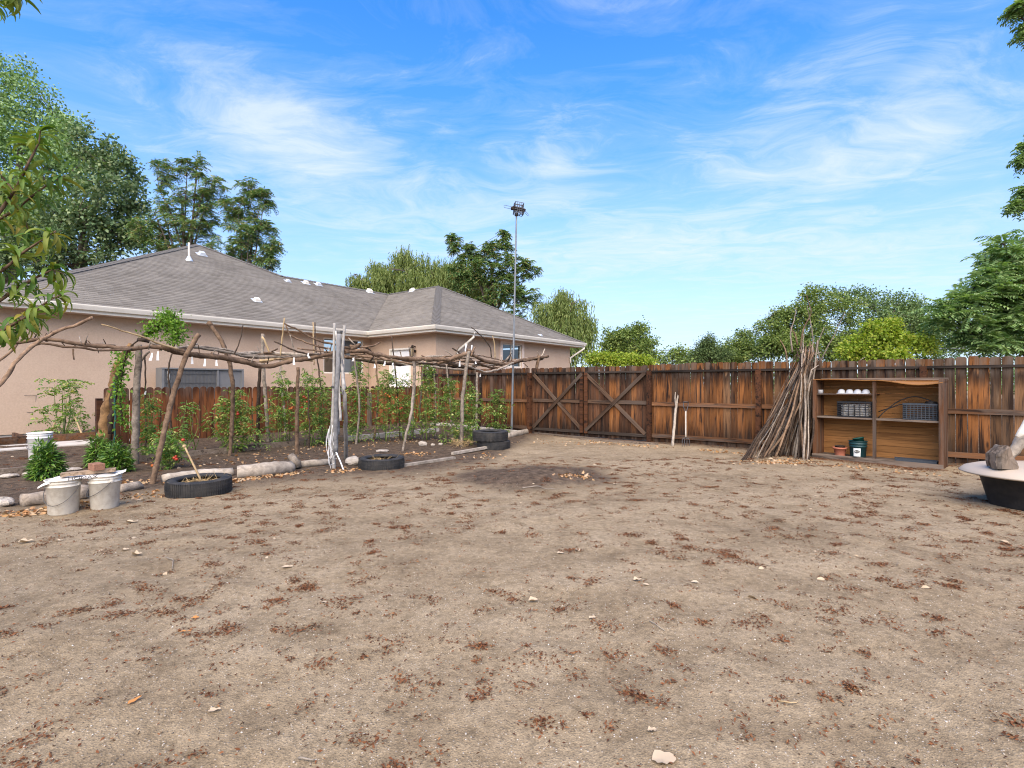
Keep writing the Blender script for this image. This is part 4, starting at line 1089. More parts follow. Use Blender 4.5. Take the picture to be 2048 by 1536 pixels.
gpost([(460, 912), (464, 840), (466, 770), (457, 722), (439, 676), (417, 645)], 3.6, 4.6, 'bark')
gpost([(537, 884), (533, 820), (528, 760), (525, 715), (526, 668)], 3.6, 3.2, 'bark_grey')
gpost([(515, 884), (517, 800), (520, 735)], 3.4, 3.0, 'bark_dark')
gpost([(594, 908), (594, 850), (595, 800), (596, 735)], 4.0, 3.2, 'bark')
gpost([(618, 899), (618, 850), (616, 780)], 1.6, 1.2, 'bark_dark')
gpost([(571, 880), (569, 825), (562, 760), (560, 715)], 2.6, 1.8, 'bark_grey')
gpost([(644, 872), (643, 820), (640, 760), (632, 700), (630, 645)], 2.0, 1.1, 'bark_dark')
gpost([(712, 889), (719, 816), (715, 769), (708, 715)], 2.2, 1.7, 'bark_grey')
gpost([(747, 880), (752, 849), (756, 790), (752, 720)], 2.4, 1.6, 'bark')
gpost([(845, 878), (840, 835), (843, 783), (846, 722)], 2.0, 1.6, 'bark_grey')
gpost([(871, 873), (871, 789), (866, 722)], 1.6, 1.4, 'bark_grey')
gpost([(800, 880), (797, 810), (788, 720), (783, 673)], 1.6, 1.2, 'bark_dark')
gpost([(905, 880), (900, 800), (893, 730)], 2.0, 1.6, 'bark_grey')
gpost([(292, 905), (291, 800), (290, 712)], 1.6, 1.4, 'bark_dark')
gpost([(343, 905), (341, 800), (337, 745), (344, 708)], 1.8, 1.5, 'bark_dark')
gpost([(228, 905), (230, 830), (229, 765)], 1.6, 1.5, 'greenp')
S = stick
S('branch', [(-70, 684), (0, 684), (39, 685), (88, 680), (137, 685), (195, 693), (254, 697), (322, 695), (371, 704)], 3.2, 4.4, 'bark')
S('branch', [(40, 682), (100, 678), (160, 688), (230, 692)], 2.6, 3.0, 'bark_dark', off=.05)
S('branch', [(70, 690), (98, 689), (156, 695), (205, 701), (264, 699)], 2.4, 2.2, 'bark', off=-.04)
S('branch', [(-40, 812, 5.7), (0, 767, 5.8), (29, 728, 5.9), (74, 685, 6.1), (121, 660, 6.25), (186, 635, 6.4)], 4.2, 3.0, 'bark')
S('branch', [(-30, 745), (0, 720), (35, 687)], 2.6, 2.0, 'bark')
S('branch', [(203, 649), (244, 662), (289, 675), (322, 689), (360, 700)], 1.1, 2.2, 'reed', off=-.1)
S('branch', [(323, 690), (350, 703), (391, 710), (432, 714), (479, 722), (501, 727), (521, 733), (549, 732), (569, 725), (610, 718), (651, 710), (700, 699), (720, 689)], 5.8, 3.6, 'bark')
S('branch', [(300, 684), (340, 697), (365, 694), (395, 688)], 3.0, 1.6, 'bark_grey', off=.1)
S('branch', [(275, 680), (300, 684), (345, 698), (380, 700)], 3.5, 3.0, 'bark_dark', off=.2)
S('branch', [(382, 694), (432, 701), (467, 708), (501, 714), (569, 714), (597, 714), (638, 709)], 2.8, 2.2, 'bark_grey', off=.15)
S('branch', [(370, 690), (440, 698), (500, 710), (560, 716), (640, 712)], 2.2, 1.8, 'bark_grey', off=.3)
S('branch', [(519, 722), (550, 719), (583, 718), (625, 722)], 2.6, 2.0, 'reed', off=.1)
S('branch', [(472, 708), (530, 706), (591, 709), (640, 714)], 3.4, 3.2, 'bark_grey', bd)
S('branch', [(486, 650), (482, 675), (468, 709)], 1.0, 1.4, 'bark_dark')
S('branch', [(524, 674), (534, 695), (540, 708)], 2.0, 2.0, 'reed', off=1.0)
S('branch', [(527, 706), (548, 706), (541, 704), (556, 698)], 2.4, 1.4, 'bark', off=.4)
S('branch', [(569, 636), (564, 675), (561, 713)], 1.4, 1.5, 'reed')
S('branch', [(568, 647), (597, 661), (631, 679), (665, 688), (700, 697)], 1.6, 2.4, 'bark', off=-.1)
S('branch', [(572, 651), (578, 671), (604, 683), (624, 690), (662, 698)], 1.6, 1.8, 'bark', off=.1)
S('branch', [(580, 670), (586, 695), (592, 716)], 1.2, 1.2, 'bark_grey')
S('branch', [(548, 683), (569, 694), (597, 703), (617, 708), (650, 712)], 1.5, 1.8, 'bark_dark')
S('branch', [(595, 697), (642, 703), (690, 706)], 1.4, 1.6, 'bark')
S('branch', [(626, 645), (627, 702), (628, 730)], 1.1, 1.1, 'reed', off=.3)
S('branch', [(697, 676), (710, 690)], 1.0, 1.4, 'bark_grey')
S('branch', [(690, 704), (727, 703), (768, 712), (803, 717), (850, 718), (892, 719), (912, 714), (930, 708), (945, 704)], 4.0, 4.0, 'bark')
S('branch', [(700, 692), (734, 694), (760, 685)], 2.4, 1.4, 'bark')
S('branch', [(727, 694), (740, 700), (748, 712), (741, 722)], 1.8, 1.6, 'bark_dark', off=.2)
S('branch', [(690, 714), (741, 723), (796, 729), (850, 729), (905, 734), (950, 738)], 3.0, 3.0, 'bark_dark', bd)
S('branch', [(700, 709), (760, 718), (830, 728), (880, 726), (930, 722)], 2.4, 2.2, 'bark', bd, -.6)
S('branch', [(710, 718), (790, 724), (860, 734), (930, 740)], 2.0, 2.4, 'bark_grey', bd, -.2)
S('branch', [(850, 715), (900, 712), (960, 711)], 2.2, 1.8, 'bark_grey', bd, -.5)
S('branch', [(876, 728), (905, 721), (925, 712)], 2.8, 2.2, 'bark', off=.3)
S('branch', [(936, 700), (946, 711), (968, 721), (998, 728), (1022, 727), (1046, 721), (1084, 716)], 3.2, 3.8, 'bark')
S('branch', [(985, 742), (1032, 724), (1060, 720), (1097, 713)], 2.0, 2.4, 'bark', off=-.1)
S('branch', [(900, 726), (929, 735)], 3.4, 3.0, 'bark_dark', off=.1)
S('branch', [(939, 722), (960, 728), (988, 736), (1010, 733)], 2.4, 2.0, 'bark', off=.3)
S('branch', [(938, 733), (951, 738), (973, 744), (998, 738), (1027, 726)], 1.8, 2.0, 'bark_grey', off=-.2)
S('branch', [(945, 730), (985, 731), (1030, 722), (1065, 716)], 2.0, 1.8, 'bark_grey', off=.4)
S('branch', [(905, 697), (925, 711)], 1.6, 1.4, 'bark_dark')
S('branch', [(890, 701), (905, 711), (920, 720)], 1.0, 1.2, 'bark_grey', off=.4)
S('branch', [(950, 695), (942, 712)], 1.8, 2.0, 'bark', off=-.1)
S('branch', [(932, 688), (930, 706)], 1.4, 1.4, 'ribbon'); S('branch', [(944, 691), (943, 702)], 1.2, 1.2, 'ribbon')
S('branch', [(943, 655), (965, 675), (980, 695), (983, 715)], .9, 1.2, 'bark_dark', bd)
S('branch', [(985, 672), (990, 695), (990, 718)], .9, 1.2, 'reed', bd)
S('branch', [(1021, 710), (1011, 722)], 2.0, 2.2, 'bark_grey')
S('branch', [(1090, 698), (1082, 714)], 1.0, 1.6, 'bark_grey', off=.1)
S('branch', [(146, 698), (148, 720)], 1.6, 1.0, 'bark')
rg = random.Random(77)
for i in range(26):                               # loose sticks laid along and across the roof
    x = rg.uniform(380, 980); L = rg.uniform(60, 170); k = rg.uniform(0, 1)
    dep = lambda xx, k=k: fd(xx) * (1 - k) + bd(xx) * k
    zz = lambda xx, k=k: np.interp(xx, [380, 530, 700, 830, 935, 1075], [706, 722, 706, 716, 712, 720]) * (1 - k) + np.interp(xx, [380, 537, 700, 860, 1000, 1080], [704, 712, 716, 727, 732, 722]) * k
    p = [(x + L * u, zz(x + L * u) + rg.uniform(-6, 6)) for u in (0, .35, .7, 1)]
    S('branch', p, rg.uniform(.9, 1.9), rg.uniform(.7, 1.4), rg.choice(('bark', 'bark_grey', 'bark_dark', 'bark')), dep, 0, 6)
for x0, y0, x1, y1, m in ((360, 708, 300, 694, 'bark'), (470, 722, 445, 700, 'bark'), (560, 728, 640, 708, 'bark_grey'), (700, 700, 760, 716, 'bark'), (830, 716, 905, 730, 'bark'), (935, 706, 975, 730, 'bark_dark'), (1000, 727, 985, 735, 'bark')):
    part(trel, 'branch', tube([at(x0, y0, fd(x0)), at((x0 + x1) / 2, (y0 + y1) / 2 - 2, (fd(x0) + bd(x1)) / 2), at(x1, y1, bd(x1))], [.02, .018, .014], 7, .08, .06, .006), M[m], True)
for i in range(46):                               # broken twig stubs standing off the branches
    x = rg.uniform(60, 1080); k = 0 if x < 380 else rg.choice((0, 0, 1)); dd = fd(x) if k == 0 else bd(x)
    yb = float(np.interp(x, [60, 254, 371, 521, 700, 850, 930, 998, 1084], [681, 697, 704, 733, 700, 718, 708, 728, 716]) if k == 0 else np.interp(x, [380, 537, 700, 860, 1000, 1080], [702, 708, 714, 728, 732, 722]))
    L = rg.uniform(8, 22); lean = rg.uniform(-9, 9); sg = -1 if rg.random() < .75 else .7
    part(trel, 'twig', tube([at(x, yb, dd), at(x + lean * .5, yb + sg * L * .55, dd + rg.uniform(-.05, .05)), at(x + lean, yb + sg * L, dd + rg.uniform(-.1, .1))], [1.3 / F * dd, 1.0 / F * dd, .7 / F * dd], 5, .05, .08), M[rg.choice(('bark', 'bark_grey', 'bark_dark'))], True)
# ribbons tied along the branches
for x, y in ((304, 706), (316, 703), (384, 714), (410, 718), (433, 720), (462, 748), (588, 715), (617, 706), (706, 716), (749, 728), (770, 722), (786, 726), (764, 742), (856, 732), (868, 735), (920, 722), (952, 722), (961, 748), (292, 782)):
    d = (fd(x) if y < 730 else bd(x)) - .06; a = at(x, y, d); r_ = NR.normal(0, .012, (3, 3)); r_[:, 2] = 0
    L = rg.uniform(.06, .13); sx = np.array([.009, 0.002, 0])
    P_ = [a, a - Z3 * L * .5 + r_[0], a - Z3 * L + r_[1]]
    Vv = np.array([q + s * sx * (1 + i * .5) for i, q in enumerate(P_) for s in (-1, 1)])
    part(trel, 'ribbon', (Vv, [(0, 1, 3, 2), (2, 3, 5, 4)]), M['ribbon'])

# old trunk with a vine
b = gnd(205, 905, .02)
ot = thing('old_trunk', 'thick peeling tree trunk leaning at the end of the low picket fence', 'trunk', v3(b[:2], gz(b)))
part(ot, 'trunk', tube([v3(b[:2], -.05), at(212, 840, b[1]), at(225, 785, b[1] - .05), at(238, 730, b[1] - .1), at(262, 690, b[1] - .3)], [.115, .1, .09, .085, .05], 11, .07, .10, .008), M['peel'], True)
part(ot, 'bark_strip', tube([at(222, 868, b[1] - .12), at(228, 800, b[1] - .12), at(240, 735, b[1] - .16)], [.045, .05, .06], 8, .06, .22, .012), M['bark_dark'], True)
vn = thing('climbing_vine', 'bright green leafy vine draped over the trellis top beside the peach wall', 'vine', v3(at(250, 850, 8.9)[:2], .02))
rng = np.random.default_rng(61)
vs1 = [at(245, 850, 8.8), at(240, 790, 8.8), at(246, 740, 8.7), at(256, 700, 8.6), at(285, 675, 8.5), at(310, 655, 8.5), at(335, 633, 8.5), at(350, 650, 8.5), at(352, 685, 8.5)]
part(vn, 'stem', cat([tube(vs1, [.012] * 6 + [.03, .012, .006], 6, .05, .1), tube([at(285, 675, 8.55), at(310, 655, 8.55), at(340, 634, 8.55)], .045, 7, .06, .15)]), M['bark_dark'], True)
def along_leaves(pts, n, rad, L, W, rng, zb=-.3, lo=0.0, wfun=None):
    P_, _ = spline(pts, [1] * len(pts), .02)
    i = (lo * len(P_) + rng.uniform(0, 1, n) * (1 - lo) * (len(P_) - 1)).astype(int)
    rr = rad if wfun is None else rad * wfun(i / len(P_))[:, None]
    b_ = P_[i] + rng.normal(0, 1, (n, 3)) * rr
    k = rng.uniform(.6, 1.3, n)
    return leaf_quads(b_, unit(rng.normal(size=(n, 3)) + np.array([0, 0, zb])), unit(rng.normal(size=(n, 3)) * .7 + Z3), L * k, W * k, .45, .15)
vf = catn([along_leaves(vs1[4:], 1100, .075, .055, .035, rng, lo=.1), along_leaves(vs1[:4], 420, .06, .06, .04, rng), along_leaves([at(232, 700, 8.7), at(238, 720, 8.7), at(228, 735, 8.7)], 90, .05, .055, .04, rng),
           along_leaves([at(330, 640, 8.45), at(345, 655, 8.4), at(350, 690, 8.4)], 420, .07, .05, .03, rng)])
part(vn, 'leaves', vf, M['l_vine'], kind='stuff')

# ------------------------------------------------------------------ bundle of grey poles
pbase = gp(668, 937); dB = pbase[1]
pb = thing('pole_bundle', 'upright bundle of pale grey poles bound together in front of the trellis', 'poles', pbase)
for pts, r0, r1, m in (([(667, 938), (665, 860), (667, 760), (669, 647)], 5.2, 3.0, 'pole_pale'), ([(671, 905), (673, 800), (678, 668)], 5.6, 5.6, 'pole_grey'),
                       ([(676, 870), (677, 760), (683, 700), (684, 672)], 4.0, 3.6, 'pole_grey'), ([(681, 842), (678, 780), (675, 700), (672, 662)], 3.4, 3.2, 'pole_pale'),
                       ([(692, 917), (690, 805), (686, 750), (685, 717), (689, 651)], 5.2, 3.4, 'pole_pale'), ([(665, 900), (670, 800), (680, 690), (688, 668)], 3.4, 3.0, 'pole_pale'),
                       ([(686, 790), (684, 720), (679, 668)], 3.2, 3.0, 'pole_grey')):
    dd = dB + rg.uniform(-.06, .06)
    pp = [at(x, y, dd) for x, y in pts]
    if pts[0][1] > 910: pp[0] = gp(*pts[0]) - Z3 * .04; pp[0][1] = max(pp[0][1], dd)
    part(pb, 'pole', tube(pp, [.8 * r / F * dB for r in np.linspace(r0, r1, len(pp))], 9, .08, .03, .003), M[m], True)
tw = []
for i in range(9):
    x = 660 + rg.uniform(-4, 14); y0 = 850 + rg.uniform(0, 25); dd = dB - .07
    tw.append(tube([at(x, y0, dd), at(x - rg.uniform(2, 7), y0 + 30, dd - .02), at(x - rg.uniform(-3, 4), y0 + rg.uniform(45, 65), dd), at(x + rg.uniform(3, 12), y0 + rg.uniform(30, 80), dd)], .0035, 4, .05))
tw.append(tube([at(672, 905, dB - .08), at(680, 922, dB - .12), at(687, 940, dB - .2)], .011, 6, .04))
part(pb, 'twine', cat(tw), M['ribbon'], True)
part(pb, 'binding', cat([lathe(at(678, 668, dB), [(.062, 0), (.065, .02), (.062, .05)], 12), lathe(at(672, 775, dB), [(.075, 0), (.077, .012), (.075, .025)], 12)]), M['wire'])

# ------------------------------------------------------------------ tomato plants
tom_n = [0]
def tomato_plant(x, ybase, ytop, hw, n, label, fruits=(), seed=0, d=None, mat='l_tom', top_sparse=True, leaf=.058):
    rng = np.random.default_rng(900 + seed)
    b_ = gp(x, ybase) if d is None else np.array([*at(x, 0, d)[:2], 0]); b_[2] = gz(b_)
    d_ = b_[1]; t = thing('tomato_plant', label, 'plant', b_, 'staked tomato plants')
    top = at(x + rng.uniform(-4, 4), ytop, d_); hw_m = hw / F * d_
    stems, vf = [], []
    for k in range(5):
        sx = rng.normal(0, hw_m * .45); e = b_ + np.array([sx * .4, rng.normal(0, .1), 0]); hh = (top[2] - b_[2]) * (1 - .12 * k * rng.uniform(.3, 1.4))
        m = b_ + np.array([sx, rng.normal(0, .12), hh * .5]); u_ = b_ + np.array([sx * rng.uniform(.3, 1.3), rng.normal(0, .1), hh])
        stems.append([e, m, u_])
    part(t, 'stem', cat([tube(s, [.008, .006, .003], 5, .08, .05) for s in stems]), M['l_elm'], True)
    h = top[2] - b_[2]
    nc = max(20, n // 5)
    zz = rng.beta(1.7, 1.9, nc) if top_sparse else rng.uniform(.05, 1, nc)
    wz = np.where(zz > .66, .45, 1.0)
    cc = np.stack([b_[0] + rng.normal(0, .48, nc) * hw_m * wz, b_[1] + rng.normal(0, .13, nc), b_[2] + .06 + zz * h * .98], 1)
    vf = pinnate(cc, 3, 3, .11, leaf, leaf * .52, rng, None, .1, .9)
    part(t, 'foliage', vf, M[mat], kind='stuff')
    for fx, fy, m in fruits:
        for _ in range(rng.integers(1, 4)):
            p_ = at(fx + rng.normal(0, 4), fy + rng.normal(0, 4), d_ - .16); r_ = rng.uniform(.02, .031)
            part(t, 'tomato', lathe(p_, [(r_ * math.sin(a) + .0005, -r_ * .88 * math.cos(a)) for a in np.linspace(.05, 3.1, 8)], 10), M[m], True)
TP = tomato_plant
TP(338, 938, 860, 26, 330, 'small tomato plant with red fruit behind the straw filled tyre', ((367, 882, 'tomato'), (347, 916, 'tomato'), (312, 930, 'tomato_o')), 1)
TP(300, 912, 772, 26, 330, 'tomato plant between the two stoutest trellis posts', (), 2)
TP(372, 905, 800, 22, 130, 'thin tomato plant right of the slanting post', (), 3)
TP(470, 898, 772, 52, 900, 'bushiest tomato plant, left of the grey pole bundle and below the air conditioner', ((478, 825, 'tomato'),), 4, mat='l_tom')
TP(565, 893, 735, 34, 560, 'tall tomato plant left of the thick brown stake', ((570, 798, 'tomato'), (580, 815, 'tomato_o')), 5)
TP(618, 893, 728, 34, 600, 'tomato plant right of the thick brown stake, under the house window', ((613, 795, 'tomato'), (611, 822, 'tomato')), 6)
TP(650, 884, 760, 24, 320, 'tomato plant half hidden behind the grey pole bundle', (), 7)
TP(716, 884, 715, 32, 560, 'tomato plant just right of the grey pole bundle', ((708, 798, 'tomato'),), 8)
TP(775, 882, 712, 36, 660, 'tomato plant in front of the white door', ((773, 790, 'tomato_o'), (796, 816, 'tomato'), (776, 818, 'tomato'), (792, 794, 'tomato_o')), 9)
TP(815, 880, 745, 24, 300, 'thin tomato plant behind the forked trellis post', (), 10)
TP(856, 880, 712, 32, 620, 'tomato plant below the wall lantern', ((874, 818, 'tomato_o'),), 11)
TP(898, 886, 745, 28, 520, 'tomato plant just left of the thick grey trellis post', (), 12)
TP(943, 890, 752, 28, 560, 'dense tomato plant right of the thick grey trellis post', ((905, 818, 'tomato_g'), (940, 790, 'tomato_g')), 13)
TP(995, 868, 775, 26, 430, 'tomato plant with pale green fruit beside the metal pole', ((1003, 805, 'tomato_g'), (1000, 814, 'tomato_g'), (994, 828, 'tomato_g')), 14)
# wide bush by the house wall, small bush, peonies
def bush(name, label, x, ybase, hw, ht, n, mat, seed, leafL, leafW, cat_='plant', group=None, style='leaf', d=None):
    rng = np.random.default_rng(seed)
    b_ = gp(x, ybase) if d is None else np.array([*at(x, 0, d)[:2], 0.0]); b_[2] = gz(b_); d_ = b_[1]
    r = hw / F * d_; h = ht / F * d_
    t = thing(name, label, cat_, b_, group)
    st, tips = [], []
    for k in range(16):
        a = rng.uniform(0, 6.28); q = rng.uniform(.15, .95); e = b_ + np.array([math.cos(a) * r * q * .85, math.sin(a) * r * q * .85, h * (1 - .45 * q * q) * rng.uniform(.7, 1)])
        st.append(tube([b_, (b_ + e) / 2 + np.array([math.cos(a), math.sin(a), 0]) * r * .12, e], [.008, .006, .003], 5, .1)); tips.append(e)
    part(t, 'stem', cat(st), M['bark_dark'] if style == 'leaf' else M['l_elm'], True)
    if style == 'leaf':
        u = rand_dirs(n, rng, .35); u[:, 2] = np.abs(u[:, 2]); q = rng.uniform(.25, 1, n) ** .5
        lump = 1 + .22 * np.sin(u[:, 0] * 7 + seed) * np.cos(u[:, 1] * 6)
        bb = b_ + u * q[:, None] * np.array([r, r, h]) * lump[:, None]
        dd = unit(u * np.array([1, 1, .5]) + rng.normal(0, .35, (n, 3)) + Z3 * .25)
        k = rng.uniform(.7, 1.2, n)
        vf = leaf_arcs(bb, dd, unit(Z3 + rng.normal(0, .4, (n, 3))), leafL * k, leafW * k, rng.uniform(.2, 1.1, n), 2, .3)
    else:
        nc = n // 20; zz = rng.uniform(.05, 1, nc); a = rng.uniform(0, 6.28, nc); q = np.sqrt(rng.uniform(0, 1, nc)) * (1 - .35 * zz)
        cc = b_ + np.stack([np.cos(a) * q * r, np.sin(a) * q * r, zz * h], 1)
        vf = pinnate(cc, 3, 3, .13, leafL, leafW, rng, None, .25, .8)
    part(t, 'foliage', vf, M[mat], kind='stuff')
    return t
bush('peony_bush', 'round dark green bush in front of the far white bucket', 93, 957, 25, 72, 1300, 'l_peony', 301, .095, .026, 'bush', 'dark green bushes at the left')
bush('peony_bush', 'round dark green bush farther back, right of the far white bucket', 200, 925, 21, 62, 1000, 'l_peony', 302, .095, .026, 'bush', 'dark green bushes at the left')
bush('peony_bush', 'round dark green bush right beside the stoutest trellis post', 233, 945, 23, 58, 1150, 'l_peony', 303, .095, .026, 'bush', 'dark green bushes at the left')
bush('tomato_bush', 'big pale green tomato bush propped by sticks against the peach wall', 128, 885, 52, 120, 1700, 'l_tom', 304, .075, .04, 'plant', None, 'pin', d=11.7)
bush('young_bush', 'little green plant by the peach wall at the left edge', 62, 862, 17, 30, 300, 'l_tom', 305, .07, .03, 'plant', None, 'pin', d=12.6)
# prop sticks and wire cage in the wall bed
for k, (x0, y0, x1, y1, lb) in enumerate(((95, 878, 112, 840, 'short pale prop stick left of the tomato bush'), (170, 876, 150, 835, 'short pale prop stick right of the tomato bush'))):
    solo('prop_stick', tube([np.array([*at(x0, 0, 11.4)[:2], .1]), at(x1, y1, 11.6)], [.022, .018], 7, .1, .05), M['reed'], lb, 'stick', 'prop sticks', True)
cg = []
c0 = at(58, 860, 12.3)
for z_, r_ in ((.95, .17), (.55, .14), (.3, .12)):
    cg.append(tube([np.array([c0[0] + r_ * math.cos(a), c0[1] + r_ * math.sin(a), .15 + z_]) for a in np.linspace(0, 6.283, 13)], .004, 4, .1))
for a in np.arange(0, 6.2, 2.09): cg.append(tube([np.array([c0[0] + .17 * math.cos(a), c0[1] + .17 * math.sin(a), 1.1]), np.array([c0[0] + .1 * math.cos(a), c0[1] + .1 * math.sin(a), .12])], .004, 4, .2))
solo('tomato_cage', cat(cg), M['wire'], 'thin wire tomato cage by the peach wall', 'tomato cage')

# ------------------------------------------------------------------ bed edging
def timber(t0, t1, label, h=.11, w=.09, off=0.0, name='timber_edging', mat='timber', z=None):
    a, b_ = TL + U * t0 + V * off, TL + U * t1 + V * off
    za = (gz(a) + gz(b_)) / 2 if z is None else z
    Vv, Ff = bar(v3(a, za + h / 2 - .03), v3(b_, za + h / 2 - .03), w, h)
    return solo(name, (Vv, Ff), M[mat], label, 'timber', 'garden bed edging timbers')
def tt(x): return float(np.dot(on_line(TL, U, x) - TL, U))
timber(tt(-40), tt(182), 'grey edging timber behind the two near buckets', .13)
timber(tt(272), tt(478), 'grey edging timber between the slanting post and the bushiest tomato', .13)
timber(tt(482), tt(690), 'grey edging timber running behind the grey pole bundle', .14)
timber(tt(694), tt(876), 'pale concrete edging strip right of the grey pole bundle', .13, .1, mat='concrete')
timber(tt(740), tt(900), 'thin dark edging board just in front of the low fence at its right end', .1, .05, .9)
for a_, b_, lb, i in (((1085, 868), (985, 850), 'concrete kerb strip in front of the left tall fence', 0), ((1055, 866), (1013, 876), 'pale weathered log edging running to the gate post', 1)):
    A_, B_ = gp(*a_), gp(*b_)
    if i == 0:
        A_ = fpt(tG1 + .25, .42); B_ = fpt(13.0, .42); A_[2] = gz(A_); B_[2] = gz(B_)
        solo('kerb_strip', bar(A_ + Z3 * .03, B_ + Z3 * .03, .14, .12), M['concrete'], lb, 'kerb')
    else: solo('edging_log', tube([A_ + Z3 * .04, (A_ + B_) / 2 + Z3 * .05, B_ + Z3 * .04], [.07, .08, .07], 9, .1, .08), M['bark_pale'], lb, 'log', 'edging logs', True)
def log(pts, r, label, mat='bark_pale', n=12, rough=.06, group='edging logs'):
    w = []
    for x, y, rr in pts:
        p_ = gp(x, y); w.append(p_ + Z3 * (rr / F * p_[1] * .75))
    return solo('edging_log', tube(w, [q[2] / F * gp(q[0], q[1])[1] for q in pts], n, .07, rough, .006), M[mat], label, 'log', group, True)
log([(325, 966, 9), (390, 958, 10), (466, 951, 9)], 0, 'slim pale weathered log half behind the straw filled tyre')
log([(474, 955, 13), (530, 950, 14), (583, 944, 12)], 0, 'thick pale cracked log lying over a pile of dry leaves')
log([(598, 935, 7), (630, 932, 7), (662, 928, 6)], 0, 'thin pale log ending at the grey pole bundle')
solo('log_stub', tube([gp(595, 938) + Z3 * .02, gp(592, 938) + Z3 * .1, gp(582, 936) + Z3 * .2], [.07, .075, .055], 9, .05, .12), M['bark_grey'], 'short broken log stub standing between the pale logs', 'log', None, True)
log([(42, 1012, 14), (110, 1004, 15), (178, 996, 14)], 0, 'dark furrowed bark log behind the nearest bucket', 'bark_grey', rough=.12)
log([(236, 985, 9), (280, 978, 9)], 0, 'short grey bark log right of the near buckets', 'bark_grey', rough=.1)
solo('edging_board', bar(gp(803, 934) + Z3 * .02, gp(908, 918) + Z3 * .02, .09, .04), M['bark_pale'], 'long pale board on the soil right of the single flat tyre', 'board', 'edging boards')
solo('edging_board', bar(gp(905, 911) + Z3 * .035, gp(974, 900) + Z3 * .05, .07, .05), M['bark_pale'], 'pale board resting against the stacked tyres', 'board', 'edging boards')
# boards along the gate foot
for x0, y0, x1, y1, lb in ((1070, 868, 1200, 880, 'grey board on the ground at the foot of the gate, left piece'), (1163, 880, 1315, 890, 'grey board on the ground at the foot of the gate, right piece')):
    solo('ground_board', bar(gp(x0, y0) + Z3 * .015, gp(x1, y1) + Z3 * .015, .12, .045), M['timber'], lb, 'board', 'ground boards at the gate')
# wall bed at the left: boards, soil
P0b = on_line(LF + V * 1.75, U, 108)
def bedboard(a, b_, lb): solo('bed_board', bar(v3(a, .2), v3(b_, .2), .05, .2), M['rail'], lb, 'board', 'raised bed boards')
L2 = LF + V * 1.45
bedboard(on_line(L2, U, 104), on_line(L2, U, 190), 'brown raised bed board below the tomato bush')
c1 = on_line(L2, U, 52); bedboard(on_line(L2, U, -60), c1, 'brown raised bed board at the left edge')
bedboard(c1, c1 + V * 1.3, 'brown raised bed board running back to the wall')
bedboard(on_line(L2, U, 104), on_line(L2, U, 104) + V * 1.2, 'brown raised bed end board below the tomato bush')
# ------------------------------------------------------------------ tyres
def torus_tyre(c, R_=.355, hgt=.2, label='', tilt=(0, 0), fill=None, rim=.235):
    c = np.asarray(c, float)
    t = thing('tyre', label, 'tyre', c, 'old tyres lying flat')
    ax = unit(np.array([tilt[0], tilt[1], 1.0])); n = 72
    a = unit(np.cross(ax, [0, 1.0, 0])); b_ = np.cross(ax, a)
    h2 = hgt / 2
    prof = [(rim, h2 * .62), (rim + .012, h2 * .88), (rim + .035, h2 * .98), (rim + .06, h2 * 1.0), (R_ - .035, h2 * .93), (R_ - .012, h2 * .80), (R_, h2 * .55), (R_ + .004, 0), (R_, -h2 * .55), (R_ - .012, -h2 * .8), (R_ - .035, -h2 * .93), (rim + .06, -h2), (rim + .012, -h2 * .88), (rim, -h2 * .62), (rim + .03, -h2 * .5), (R_ - .03, -h2 * .45), (R_ - .022, 0), (R_ - .03, h2 * .45), (rim + .03, h2 * .5)]
    k = len(prof); Vv = []
    for r, z in prof:
        for j in range(n):
            th = 2 * math.pi * j / n; Vv.append(c + ax * (h2 + z) + (a * math.cos(th) + b_ * math.sin(th)) * r)
    Ff = [(i * n + j, i * n + (j + 1) % n, ((i + 1) % k) * n + (j + 1) % n, ((i + 1) % k) * n + j) for i in range(k) for j in range(n)]
    part(t, 'sidewall', (np.array(Vv), Ff), M['rubber'], True)
    blocks = []
    nb = 84                                         # raised tread: shoulder lugs and two centre ribs
    for j in range(nb):
        th = 2 * math.pi * (j + .5) / nb; rd = a * math.cos(th) + b_ * math.sin(th); tg = -a * math.sin(th) + b_ * math.cos(th)
        for z in (-h2 * .62, h2 * .62):
            o_ = -.004
            blocks.append(obox(c + ax * (h2 + z) + rd * (R_ + o_), unit(tg + ax * .25 * np.sign(z)), ax, rd, .0085, h2 * .25, .008))
        for z in (-h2 * .2, h2 * .2):
            blocks.append(obox(c + ax * (h2 + z) + rd * (R_ + .002), unit(tg + ax * .5), ax, rd, .011, h2 * .14, .006))
    part(t, 'tread', cat(blocks), M['rubber'])
    if fill is not None:
        rng = np.random.default_rng(int(abs(c[0]) * 100))
        part(t, 'soil_fill', lathe(c + Z3 * .02, [(.0, fill + .03), (.1, fill + .02), (rim + .03, fill - .02)][::-1], 20, cap=False), M['soil'], True)
    return t
c_t1 = gp(378, 992); c_t1 = c_t1 + np.array([0.02, .18, 0]); c_t1[2] = gz(c_t1) - .015
torus_tyre(c_t1, .36, .2, 'black tyre lying flat, filled with straw and holding a wooden handle', (.0, -.03), .10)
c_t2 = gp(757, 938) + np.array([0, .2, 0]); c_t2[2] = gz(c_t2) - .02
torus_tyre(c_t2, .36, .2, 'single black tyre lying flat beside the pale rock', (0, -.02), .1)
c_t3 = gp(986, 901) + np.array([0, .36, 0]); c_t3[2] = gz(c_t3) - .02
torus_tyre(c_t3, .345, .19, 'bottom black tyre of the two tyre stack', (0.02, 0))
c_t4 = c_t3 + np.array([-.07, 0, .185])
torus_tyre(c_t4, .372, .205, 'top black tyre of the two tyre stack', (.0, -.01))
